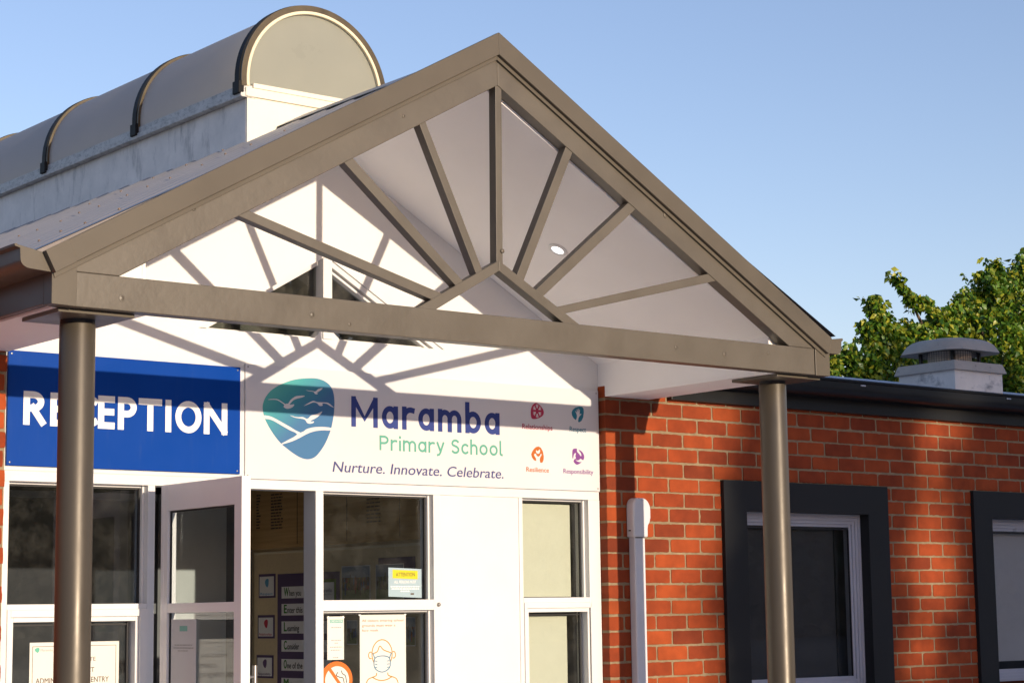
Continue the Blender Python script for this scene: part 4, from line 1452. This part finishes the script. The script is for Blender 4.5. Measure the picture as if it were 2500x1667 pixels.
stroke(m, smooth_loop([(hcx - .045, hcz - .022), (hcx, hcz - .010), (hcx + .045, hcz - .022), (hcx + .046, hcz - .07), (hcx, hcz - .092), (hcx - .046, hcz - .07)], 4), .005, yy - .0007, closed=True)
stroke(m, [(hcx - .058, hcz + .005), (hcx - .045, hcz - .022)], .005, yy - .0007)
stroke(m, [(hcx + .058, hcz + .005), (hcx + .045, hcz - .022)], .005, yy - .0007)
for s in (-1, 1):
    for k in (0, 1, 2):
        stroke(m, [(hcx + s * .045, hcz - .035 - k * .016), (hcx + s * .030, hcz - .037 - k * .016)], .004, yy - .0007)
m.build('mask_drawing', M_MBL, mk)
dn = thing('door_notice', 'hanging white check-in sheet on the glass of the open door', 'notice', (dx0, -.27, -1.6))
m = MB(); m.box(dx0 + .0125, dx0 + .0140, -.385, -.155, -1.70, -1.196); m.build('sheet', paint('sheet_grey', (.55, .56, .57), rough=.6), dn)
m = MB(); m.box(dx0 + .0115, dx0 + .0123, -.305, -.235, -1.250, -1.226); m.build('heading_bar', bpy.data.materials['heading_green'], dn)
for zz, a, b_ in ((-1.312, -.35, -.19), (-1.325, -.36, -.18), (-1.338, -.31, -.22)):
    m = MB()
    yy_ = a
    while yy_ < b_:
        wd = random.uniform(.01, .03)
        m.box(dx0 + .0115, dx0 + .0123, yy_, min(yy_ + wd, b_), zz - .002, zz + .002)
        yy_ += wd + .005
    m.build('small_print', M_GREYINK, dn)
for o_, (x0, x1, zt) in ((ck, (-2.003, -1.913, -1.197)), (mk, (-1.812, -1.528, -1.184))):
    for x in (x0, x1):
        d_ = MB(); d_.lathe([(.008, 0), (.006, .003), (.0001, .0035)], (0, 0), 14)
        d_.v = [(x + a, YG - .0013 - c, zt + b_) for a, b_, c in d_.v]
        d_.build('clip', M_LETW, o_, smooth=True)

ns = thing('no_smoking_sticker', 'round orange no smoking sticker on the lower middle window', 'sticker', (-1.953, YG, -1.5))
m = MB(); m.xz(el(-1.953, -1.508, .096, .092, 0, 354, 58), YG - .0016, YG - .0008); m.build('disc', flat('sticker_orange', (.62, .13, .003), .5), ns)
m = MB(); m.xz(el(-1.950, -1.510, .072, .070, 0, 354, 58), YG - .0022, YG - .00165); m.build('face', M_PAPER, ns)
m = MB(); m.xz([(-2.005, -1.455), (-1.992, -1.443), (-1.895, -1.565), (-1.908, -1.575)], YG - .0030, YG - .0024); m.build('slash', bpy.data.materials['sticker_orange'], ns)
m = MB()
m.box(-2.0, -1.915, YG - .0028, YG - .00225, -1.548, -1.532)
stroke(m, smooth_loop([(-1.945, -1.470), (-1.955, -1.485), (-1.935, -1.495), (-1.915, -1.500), (-1.908, -1.525)], 4, False), .004, YG - .00226)
stroke(m, smooth_loop([(-1.925, -1.462), (-1.918, -1.478), (-1.900, -1.490), (-1.893, -1.525)], 4, False), .004, YG - .00226)
m.build('cigarette', flat('print_black', (.015, .015, .015), .5), ns)

# ================================================================ things on the wall inside
XI = SX


def wall_sheet(mb, y0, y1, z0, z1, t0, t1):
    mb.box(XI - t1, XI - t0, y0, y1, z0, z1)
    return mb


def wood(name):
    m, nt, N, L, b = new_mat(name)
    tc = N.new('ShaderNodeTexCoord')
    mp = N.new('ShaderNodeMapping')
    mp.inputs['Scale'].default_value = (8, 1.2, 26)
    L.new(tc.outputs['Object'], mp.inputs['Vector'])
    n1 = N.new('ShaderNodeTexNoise'); n1.inputs['Scale'].default_value = 2; n1.inputs['Detail'].default_value = 8
    L.new(mp.outputs[0], n1.inputs['Vector'])
    cr = N.new('ShaderNodeValToRGB')
    e = cr.color_ramp.elements
    e[0].position, e[0].color = .3, (.50, .29, .10, 1)
    e[1].position, e[1].color = .7, (.66, .42, .17, 1)
    L.new(n1.outputs['Fac'], cr.inputs[0]); L.new(cr.outputs[0], b.inputs['Base Color'])
    b.inputs['Roughness'].default_value = .4
    return m


hb = thing('honour_board', 'wide timber honour board with columns of small dark names inside the entrance', 'honour board', (XI, 1.3, -.78))
m = MB(); wall_sheet(m, .42, 2.187, -.782, -.30, .0005, .022); m.build('board', wood('honour_board_timber'), hb, bevel=.002)
m = MB()
for y in (1.650, 1.124, .601):
    wall_sheet(m, y - .0025, y + .0025, -.764, -.31, .0225, .0235)
m.build('groove', M_INK, hb)
for y0, y1, zt, zb, nl in ((1.945, 1.82, -.46, -.662, 12), (2.112, 2.074, -.455, -.652, 12), (.925, .79, -.50, -.668, 9)):
    m = MB()
    for k in range(nl):
        z = zt + (zb - zt) * k / (nl - 1)
        y = y0
        while y > y1 + .005:
            wd = random.uniform(.02, .05)
            ye = max(y - wd, y1 - random.uniform(-.02, .01))
            wall_sheet(m, ye, y, z - .0042, z + .0042, .0225, .0232)
            y = ye - .007
    m.build('name_column', M_INK, hb)

pb = thing('pinboard', 'long tan fabric pinboard under the timber honour board inside', 'pinboard', (XI, 1.3, -1.7))
m = MB(); wall_sheet(m, .41, 2.15, -2.1, -.815, .0005, .012); m.build('board', paint('pinboard_fabric', (.70, .56, .36), rough=.95, var=.06, vs_=60), pb)
m = MB(); wall_sheet(m, .41, 2.15, -.8145, -.800, .0005, .016); m.build('rail', M_CREAM, pb)

M_PUR = flat('backing_purple', (.105, .065, .155), .8)
M_CARD = flat('card_white', (.86, .84, .86), .7)
T0 = .0125
for (nm, ya, yb, za, zb, txt, im, lab) in (
        ('value_card', 2.096, 1.906, -1.075, -.932, 'Respect', (.10, .36, .62), 'white Respect card with blue mark on purple backing, topmost of three'),
        ('value_card', 2.106, 1.914, -1.316, -1.177, 'Relationships', (.50, .01, .05), 'white Relationships card with red mark on purple backing'),
        ('value_card', 2.118, 1.926, -1.551, -1.415, 'Responsibility', (.13, .06, .19), 'white Responsibility card with purple mark, lowest of three')):
    t = thing(nm, lab, 'card', (XI, (ya + yb) / 2, za), 'value cards on the pinboard')
    m = MB(); wall_sheet(m, yb, ya, za, zb, T0, T0 + .0015); m.build('backing', M_PUR, t)
    m = MB(); wall_sheet(m, yb + .017, ya - .011, za + .012, zb - .015, T0 + .0016, T0 + .0026); m.build('sheet', M_CARD, t)
    im_ = flat(nm + '_ink', im, .6)
    yc, zc = (ya + yb) / 2, (za + zb) / 2 + .018
    m = MB()
    pts = [(XI - T0 - .0027, yc - (x + 2.23) * .10, zc + (z + .2) * .125) for x, z in smooth_loop(TR_OUT, 2)]
    m.extrude(pts, (-.0008, 0, 0)); m.build('mark', im_, t)
    text(txt, ya - .022, yb + .028, za + .018, za + .032, XI - T0 - .0032, im_, t, plane='X', bold=.01)

wb = thing('word_board', 'tall purple paper panel carrying a column of white word strips', 'panel', (XI, 1.73, -1.7))
m = MB(); wall_sheet(m, 1.212, 1.882, -1.75, -.936, T0, T0 + .0012); m.build('backing', M_PUR, wb)
M_GREEN = flat('initial_green', (.035, .21, .025), .6)
M_BLKI = flat('word_black', (.012, .012, .014), .6)
words = [('W', 'hen you', -1.081, -1.012), ('E', 'nter this', -1.181, -1.113), ('L', 'earning', -1.287, -1.216), ('C', 'onsider', -1.393, -1.325), ('O', 'ne of the', -1.504, -1.436), ('M', 'any', -1.612, -1.546)]
for a, rest, z0, z1 in words:
    t = thing('word_strip', 'white paper strip reading %s%s with green first letter' % (a, rest), 'word strip', (XI, 1.7, z0), 'word strips spelling welcome')
    m = MB(); wall_sheet(m, 1.30, 1.835, z0, z1, T0 + .0014, T0 + .0024); m.build('strip', M_CARD, t)
    iw = .055 if a in 'WM' else .034
    text(a, 1.808, 1.808 - iw, z0 + .014, z1 - .006, XI - T0 - .0031, M_GREEN, t, plane='X', bold=.035, name='initial')
    w_ = .0185 * len(rest)
    text(rest, 1.803 - iw, 1.803 - iw - w_, z0 + .014, z0 + .048, XI - T0 - .0031, M_BLKI, t, plane='X', bold=.018, name='word')


def photo_mat(name, cols, scale):
    m, nt, N, L, b = new_mat(name)
    tc = N.new('ShaderNodeTexCoord')
    vo = N.new('ShaderNodeTexVoronoi'); vo.inputs['Scale'].default_value = scale
    mp = N.new('ShaderNodeMapping'); mp.inputs['Scale'].default_value = (1, 2.2, 1)
    L.new(tc.outputs['Object'], mp.inputs['Vector']); L.new(mp.outputs[0], vo.inputs['Vector'])
    se = N.new('ShaderNodeSeparateColor'); L.new(vo.outputs['Color'], se.inputs[0])
    cr = N.new('ShaderNodeValToRGB'); cr.color_ramp.interpolation = 'CONSTANT'
    e = cr.color_ramp.elements
    e[0].position, e[0].color = 0, rgb(cols[0])
    e[1].position, e[1].color = 1 / len(cols), rgb(cols[1])
    for k in range(2, len(cols)):
        q = e.new(k / len(cols)); q.color = rgb(cols[k])
    L.new(se.outputs[0], cr.inputs[0]); L.new(cr.outputs[0], b.inputs['Base Color'])
    return m


PH = [('photo_print', 1.188, .900, -1.105, -.908, [(.01, .01, .012), (.03, .03, .035), (.25, .17, .02), (.02, .10, .28), (.04, .03, .03), (.28, .05, .05)], 'photograph of running children under blue sky pinned inside middle window'),
      ('photo_print', .846, .575, -1.105, -.908, [(.16, .18, .14), (.05, .09, .03), (.02, .02, .03), (.22, .23, .25), (.03, .06, .16)], 'pale photograph of a tree and people behind the attention notice'),
      ('photo_print', 1.137, 1.030, -1.350, -1.213, [(.01, .01, .012), (.02, .02, .03), (.09, .16, .03), (.03, .09, .25)], 'photograph of two dark clad children beside mask notice'),
      ('photo_print', .580, .470, -1.356, -1.200, [(.30, .07, .03), (.35, .35, .38), (.05, .03, .03), (.08, .16, .30)], 'reddish photograph just right of the mask notice')]
for nm, ya, yb, za, zb, cols, lab in PH:
    t = thing(nm, lab, 'photograph', (XI, (ya + yb) / 2, za), 'photographs on the pinboard')
    m = MB(); wall_sheet(m, yb, ya, za, zb, T0 + .0028, T0 + .0038); m.build('border', M_CARD, t)
    h = zb - za
    m = MB(); wall_sheet(m, yb + .005, ya - .005, za + h * .66, zb - .005, T0 + .0039, T0 + .0045); m.build('sky_area', flat('photo_sky', (.16, .24, .36), .5), t)
    m = MB(); wall_sheet(m, yb + .005, ya - .005, za + .005, za + h * .30, T0 + .0039, T0 + .0045); m.build('lawn_area', flat('photo_lawn', (.17, .22, .10), .5), t)
    m = MB(); wall_sheet(m, yb + .005, ya - .005, za + h * .30, za + h * .66, T0 + .0039, T0 + .0045); m.build('crowd_area', photo_mat('photo_crowd', cols, 38), t)
    for k in range(5):
        y = yb + .02 + (ya - yb - .04) * (k + .5) / 5 + random.uniform(-.008, .008)
        b0, h_ = za + h * random.uniform(.12, .28), h * random.uniform(.30, .5)
        m = MB()
        wall_sheet(m, y - .005, y + .001, b0, b0 + h_ * .5, T0 + .0046, T0 + .0050)
        wall_sheet(m, y + .002, y + .007, b0 + .004, b0 + h_ * .5, T0 + .0046, T0 + .0050)
        wall_sheet(m, y - .008, y + .009, b0 + h_ * .5, b0 + h_ * .85, T0 + .0046, T0 + .0050)
        wall_sheet(m, y - .003, y + .005, b0 + h_ * .87, b0 + h_ * 1.02, T0 + .0046, T0 + .0050)
        m.build('figure', flat('photo_figure', random.choice(cols), .5), t)
sc2 = thing('school_card', 'white school card on green and purple paper by the middle post', 'card', (XI, 1.3, -1.1))
m = MB(); wall_sheet(m, 1.214, 1.410, -1.12, -.938, T0 + .0014, T0 + .0020); m.build('backing', M_PUR, sc2)
m = MB(); wall_sheet(m, 1.247, 1.405, -1.12, -.977, T0 + .0022, T0 + .0028); m.build('green_paper', flat('paper_green', (.10, .20, .015), .8), sc2)
m = MB(); wall_sheet(m, 1.268, 1.404, -1.12, -.996, T0 + .0030, T0 + .0038); m.build('card', M_CARD, sc2)
text('Maramba', 1.400, 1.285, -1.052, -1.030, XI - T0 - .0046, M_NAVY, sc2, plane='X')
text('Primary School', 1.385, 1.285, -1.068, -1.058, XI - T0 - .0046, M_GREYINK, sc2, plane='X')
pp = thing('purple_sheet', 'dark purple paper sheet above the pale tree photograph', 'paper', (XI, .64, -.95))
m = MB(); wall_sheet(m, .47, .823, -1.13, -.873, T0, T0 + .0012); m.build('sheet', M_PUR, pp)

# ================================================================ trees
def leaf_mat(name, c0, c1, c2):
    m, nt, N, L, b = new_mat(name)
    geo = N.new('ShaderNodeNewGeometry')
    cr = N.new('ShaderNodeValToRGB')
    e = cr.color_ramp.elements
    e[0].position, e[0].color = 0, rgb(c0)
    e[1].position, e[1].color = 1, rgb(c2)
    q = e.new(.55); q.color = rgb(c1)
    L.new(geo.outputs['Random Per Island'], cr.inputs[0])
    L.new(cr.outputs[0], b.inputs['Base Color'])
    b.inputs['Roughness'].default_value = .42
    b.inputs['Specular IOR Level'].default_value = .5
    tl = N.new('ShaderNodeBsdfTranslucent')
    L.new(cr.outputs[0], tl.inputs['Color'])
    mx = N.new('ShaderNodeMixShader')
    mx.inputs[0].default_value = .22
    out = N['Material Output']
    L.new(b.outputs[0], mx.inputs[1]); L.new(tl.outputs[0], mx.inputs[2])
    L.new(mx.outputs[0], out.inputs['Surface'])
    return m


def leaves(P, size, wid, droop=.75, var=.3):
    """one folded, curved leaf per row of P (n x 3)"""
    n = len(P)
    th = rng.uniform(0, 2 * np.pi, n)
    tip = np.stack([np.cos(th), np.sin(th), np.full(n, -droop)], 1) + rng.normal(0, .35, (n, 3))
    tip /= np.linalg.norm(tip, axis=1)[:, None]
    rnd = rng.normal(0, 1, (n, 3))
    side = np.cross(tip, rnd)
    side /= np.linalg.norm(side, axis=1)[:, None]
    up = np.cross(side, tip)
    s = size * (1 + rng.uniform(-var, var, n))[:, None]
    w = s * (wid / size)
    base = P
    mid = base + tip * s * .45 + up * s * .06
    tp = base + tip * s - up * s * .12
    l = base + tip * s * .40 + side * w * .5 + up * w * .22
    r = base + tip * s * .40 - side * w * .5 + up * w * .22
    V = np.stack([base, l, tp, r, mid], 1).reshape(-1, 3)
    i = (np.arange(n) * 5)[:, None]
    F = np.concatenate([i + np.array([[0, 4, 1]]), i + np.array([[1, 4, 2]]), i + np.array([[0, 3, 4]]), i + np.array([[3, 2, 4]])], 1).reshape(-1, 3)
    return V, F


def np_mesh(name, V, F, mat, parent=None, org=(0, 0, 0)):
    me = bpy.data.meshes.new(name)
    V = V - np.array(org)
    me.vertices.add(len(V)); me.vertices.foreach_set('co', V.astype(np.float32).ravel())
    me.loops.add(F.size); me.loops.foreach_set('vertex_index', F.astype(np.int32).ravel())
    me.polygons.add(len(F)); me.polygons.foreach_set('loop_start', (np.arange(len(F)) * F.shape[1]).astype(np.int32))
    me.materials.append(mat)
    me.update(calc_edges=True)
    me.validate()
    o = bpy.data.objects.new(name, me)
    COL.objects.link(o)
    if parent:
        o.parent = parent
        ORG[o.name] = org
    return o


M_BARK = paint('bark', (.14, .10, .07), rough=.9, var=.3, vs_=8, bump=.6, bs=30)
M_LEAF = leaf_mat('pear_leaf', (.036, .108, .009), (.11, .215, .014), (.40, .385, .03))
M_LEAFD = leaf_mat('dark_leaf', (.018, .040, .012), (.030, .060, .016), (.050, .085, .02))

YT = 9.0
pt = thing('leafy_tree', 'broad green tree with drooping yellow tipped leaves behind the brick wing', 'tree', (15.6, 9.8, GROUND))
CL = [  # clump centre x, z, radius x, radius z, y offset
    (12.50, 2.34, .27, .26, 0), (12.72, 2.58, .20, .20, 0), (12.46, 2.66, .13, .16, 0), (12.41, 2.82, .08, .13, 0), (12.20, 2.50, .06, .10, 0), (12.28, 2.36, .10, .08, 0), (12.88, 2.42, .22, .22, .1),
    (11.72, 2.08, .16, .14, 0), (11.50, 1.72, .15, .13, .1), (11.58, 2.02, .10, .08, 0), (11.40, 1.45, .22, .18, .2), (11.92, 2.16, .17, .13, .1), (11.62, 1.86, .13, .10, .1), (12.05, 1.95, .30, .25, .2), (12.3, 2.1, .25, .22, 0), (11.85, 1.78, .25, .16, .2), (12.4, 1.85, .35, .3, .1),
    (13.42, 2.78, .17, .16, 0), (13.28, 2.92, .15, .14, 0), (13.16, 3.04, .12, .12, 0), (13.03, 3.15, .10, .10, 0), (12.94, 3.24, .06, .08, 0), (13.45, 2.93, .10, .10, 0),
    (13.30, 2.48, .26, .26, 0), (13.62, 2.62, .28, .27, 0), (13.95, 2.66, .28, .27, 0), (14.25, 2.72, .28, .30, .1), (14.45, 2.95, .26, .26, .1), (14.62, 3.20, .22, .22, 0), (14.85, 3.35, .22, .20, 0), (15.02, 3.56, .10, .13, 0), (15.0, 3.2, .30, .3, 0),
    (15.3, 3.26, .26, .24, .1), (15.55, 3.36, .26, .24, 0), (15.72, 3.58, .15, .17, 0), (15.9, 3.46, .3, .28, 0), (16.4, 3.7, .5, .45, .2), (17.1, 4.1, .6, .6, .3), (17.8, 4.3, .7, .7, .4), (16.6, 3.3, .6, .5, 0), (17.6, 3.4, .8, .7, .2),
    (12.9, 2.05, .35, .32, -.1), (13.5, 2.2, .38, .33, -.2), (14.1, 2.3, .38, .35, -.2), (14.7, 2.6, .40, .38, -.2), (15.3, 2.85, .42, .38, -.3), (15.9, 2.9, .45, .42, -.2), (14.9, 2.1, .45, .4, -.2), (15.6, 2.2, .5, .42, -.3),
    (16.3, 2.5, .55, .5, -.2), (12.6, 1.55, .4, .3, -.1), (13.3, 1.6, .5, .35, -.1), (14.1, 1.65, .5, .35, -.1), (14.9, 1.6, .5, .35, -.1), (15.7, 1.55, .55, .4, -.2), (16.5, 1.7, .6, .5, -.2), (11.9, 1.45, .3, .25, .2), (17.3, 2.3, .7, .6, 0), (15.4, 3.1, .3, .3, .5), (13.9, 2.1, .7, .5, .7), (15.2, 2.4, .9, .7, .8), (16.6, 3.0, 1.0, .9, .9)]
pts = []
for cx, cz, rx, rz, dy in CL:
    n = int(3600 * (rx * rz) ** .75) + 40
    u = rng.normal(0, 1, (n, 3))
    u /= np.linalg.norm(u, axis=1)[:, None]
    rad = rng.uniform(.35, 1.0, n) ** .6
    q = u * rad[:, None] * np.array([rx, max(rx, .12), rz]) + np.array([cx, YT + dy, cz])
    # gaps: thin out by a coarse pattern so the clumps break up
    ph = np.sin(q[:, 0] * 9.1 + q[:, 2] * 5.3) + np.sin(q[:, 2] * 11.7 - q[:, 1] * 7.9) + np.sin(q[:, 0] * 4.3 - q[:, 1] * 8.1 + 1.7)
    q = q[ph > -.95]
    pts.append(q)
    # sprays reaching out of the clump
    for k in range(max(2, int(rx * 14))):
        a = rng.uniform(0, 2 * np.pi)
        st = np.array([cx + rx * .85 * np.cos(a), YT + dy + rng.uniform(-.15, .15), cz + rz * .85 * np.sin(a)])
        dr_ = np.array([np.cos(a) * .8 + rng.normal(0, .2), rng.normal(0, .4), abs(np.sin(a)) * .5 + .25])
        L_ = rng.uniform(.05, .17) * (1 if rx > .12 else .6)
        m_ = int(rng.integers(5, 11))
        tt = np.linspace(0, 1, m_)[:, None]
        pts.append(st + dr_ * tt * L_ + rng.normal(0, .018, (m_, 3)))
P = np.concatenate(pts)
V, F = leaves(P, .096, .058, droop=.95)
np_mesh('crown', V, F, M_LEAF, pt, ORG[pt.name])
tb = MB()
tb.tube([(15.6, 9.8, GROUND), (15.55, 9.75, -1), (15.6, 9.6, .2), (15.5, 9.4, 1.2), (15.6, 9.3, 2.4), (15.8, 9.2, 3.3)], [.26, .21, .19, .14, .08, .03], 12)
for e_ in ((12.5, 9.0, 2.5), (13.1, 9.0, 3.0), (14.7, 9.1, 3.1), (16.8, 9.3, 3.9), (12.1, 9.1, 1.9), (14.0, 9.0, 2.6)):
    a0 = Vector((15.55, 9.5, .4 + random.uniform(0, .6)))
    b0 = Vector(e_)
    mid = a0.lerp(b0, .5) + Vector((0, 0, -.15))
    tb.tube([a0, mid, a0.lerp(b0, .85), b0], [.09, .05, .025, .008], 8)
tb.build('trunk', M_BARK, pt, smooth=True)

# the tree across the yard whose shade falls over the brick wing
TY = -38.0
st = thing('shade_tree', 'big dark leafy tree standing across the yard in front of the brick wing', 'tree', (8.5, TY, GROUND))
nL = 130000
Q = np.stack([rng.uniform(1.2, 19.3, nL), rng.uniform(TY - 2.4, TY + 2.4, nL), rng.uniform(.6, 9.0, nL)], 1)
tt = -Q[:, 1] / SUN_DIR.y
X0 = Q[:, 0] + tt * SUN_DIR.x
Z0 = Q[:, 2] + tt * SUN_DIR.z
edge = .78 + .13 * np.sin(2.6 * Z0 + .6) + .07 * np.sin(8.3 * Z0) - .20 * (Z0 < -1.05)
keep = X0 > edge + rng.exponential(.06, nL)
up_ = np.clip((Z0 - .02) / .25, 0, 1)
keep |= (X0 > edge - up_ * (1.15 + .5 * np.clip(Z0 - .3, 0, 1.2)) + rng.exponential(.35, nL)) & (rng.uniform(0, 1, nL) < .55) & (Z0 > .02)
keep &= np.minimum(((Q[:, 0] - 9.2) / 8.0) ** 2 + ((Q[:, 2] - 4.0) / 4.2) ** 2, ((Q[:, 0] - 15.8) / 3.4) ** 2 + ((Q[:, 2] - 5.6) / 3.1) ** 2) + .16 * np.sin(Q[:, 0] * 3.1) * np.sin(Q[:, 2] * 2.7) + .10 * np.sin(Q[:, 0] * 7.3 + Q[:, 2] * 4.0) < 1.0
for gx, gz, gw_, gh in ((2.53, -.86, .27, .38), (2.40, -1.43, .22, .19), (2.68, .05, .30, .17), (2.57, -.30, .14, .32)):
    keep &= ((X0 - gx) / gw_) ** 2 + ((Z0 - gz) / gh) ** 2 > 1.0
V, F = leaves(Q[keep], .19, .135, droop=.7)
np_mesh('crown', V, F, M_LEAFD, st, ORG[st.name])
tb = MB()
tb.tube([(8.5, TY, GROUND), (8.6, TY, 0), (8.5, TY + .2, 2), (8.8, TY, 5)], [.35, .27, .22, .08], 12)
for e_ in ((4.5, 3.6), (12.5, 4.2), (6.5, 5.6), (10.8, 5.8)):
    tb.tube([(8.55, TY, 1.2), ((8.55 + e_[0]) / 2, TY + .3, (1.2 + e_[1]) / 2), (e_[0], TY, e_[1])], [.16, .09, .02], 8)
tb.build('trunk', M_BARK, st, smooth=True)

# a second, taller unseen tree, added to cut sky light on the brick wing
s2 = thing('shade_tree', 'taller dark tree added right of the other shade tree to cut sky light', 'tree', (31.0, -33.0, GROUND))
nL = 26000
u = rng.normal(0, 1, (nL, 3))
u /= np.linalg.norm(u, axis=1)[:, None]
Q = u * (rng.uniform(.25, 1, nL) ** .5)[:, None] * np.array([10.0, 5.0, 7.5]) + np.array([31.0, -33.0, 6.2])
Q = Q[(np.sin(Q[:, 0] * 1.1) + np.sin(Q[:, 2] * 1.4 + Q[:, 1]) > -1.3) & (Q[:, 2] > .3)]
V, F = leaves(Q, .55, .40, droop=.7)
np_mesh('crown', V, F, M_LEAFD, s2, ORG[s2.name])
tb = MB()
tb.tube([(31, -33, GROUND), (31.2, -33, 0), (30.9, -32.8, 4), (31.3, -33, 9)], [.5, .4, .3, .1], 12)
tb.build('trunk', M_BARK, s2, smooth=True)

# far belt of trees, added to darken reflections and cut low sky light
nF = 60000
Q = np.stack([rng.uniform(-90, 130, nF), rng.uniform(-78, -70, nF), GROUND + 22 * rng.uniform(0, 1, nF) ** 1.2], 1)
rise = np.clip((Q[:, 0] - 21) / 12, 0, 1) + np.clip((-14 - Q[:, 0]) / 12, 0, 1)
LW = 14000                                                           # and round the left side of the yard
Q[:LW, 1] = rng.uniform(-72, 40, LW)
Q[:LW, 0] = rng.uniform(-62, -55, LW)
rise[:LW] = .5
hh = 1.6 + 14.0 * rise + (.7 + rise) * np.sin(Q[:, 0] * .21) + .8 * np.sin(Q[:, 0] * .57 + 1)
BK = slice(14000, 24000)                                             # and behind the school, lower than its roofs from the yard
Q[BK, 1] = rng.uniform(66, 74, 10000)
hh[BK] = 2.6 + .9 * np.sin(Q[BK, 0] * .3)
Q = Q[Q[:, 2] < hh]
V, F = leaves(Q, 1.1, .9, droop=.3)
RX = np.arange(-95.0, 136.0, 1.0)                                    # dark backing sheet, added to close bright gaps in the belt
rr = np.clip((RX - 21) / 12, 0, 1) + np.clip((-14 - RX) / 12, 0, 1)
rh = .9 + 13.6 * rr + (.7 + rr) * np.sin(RX * .21) + .8 * np.sin(RX * .57 + 1) + rng.uniform(-.5, .3, len(RX))
RV = np.concatenate([np.stack([RX, np.full(len(RX), -76.0), np.full(len(RX), GROUND)], 1), np.stack([RX, np.full(len(RX), -76.5), rh], 1)])
ri = np.arange(len(RX) - 1)
RF = np.concatenate([np.stack([ri, ri + 1, ri + 1 + len(RX)], 1), np.stack([ri, ri + 1 + len(RX), ri + len(RX)], 1)])
LY = np.arange(-76.0, 42.0, 1.0)
lh = 8.5 + 1.5 * np.sin(LY * .23) + .8 * np.sin(LY * .61) + rng.uniform(-.5, .3, len(LY))
LV = np.concatenate([np.stack([np.full(len(LY), -60.0), LY, np.full(len(LY), GROUND)], 1), np.stack([np.full(len(LY), -60.5), LY, lh], 1)])
li = np.arange(len(LY) - 1)
LF = np.concatenate([np.stack([li, li + 1, li + 1 + len(LY)], 1), np.stack([li, li + 1 + len(LY), li + len(LY)], 1)])
RF = np.concatenate([RF, LF + len(RV)])
RV2 = RV.copy()
RV2[:, 1] = -RV2[:, 1] - 6
RV2[len(RX):, 2] = 2.0 + .8 * np.sin(RX * .3)
RF2 = np.concatenate([np.stack([ri, ri + 1, ri + 1 + len(RX)], 1), np.stack([ri, ri + 1 + len(RX), ri + len(RX)], 1)])
RV = np.concatenate([RV, LV])
RF = np.concatenate([RF, RF2 + len(RV)])
RV = np.concatenate([RV, RV2])
o = np_mesh('added_treeline', np.concatenate([V, RV]), np.concatenate([F, RF + len(V)]), paint('far_foliage', (.016, .024, .010), rough=.9, var=.3))
o['kind'] = 'stuff'
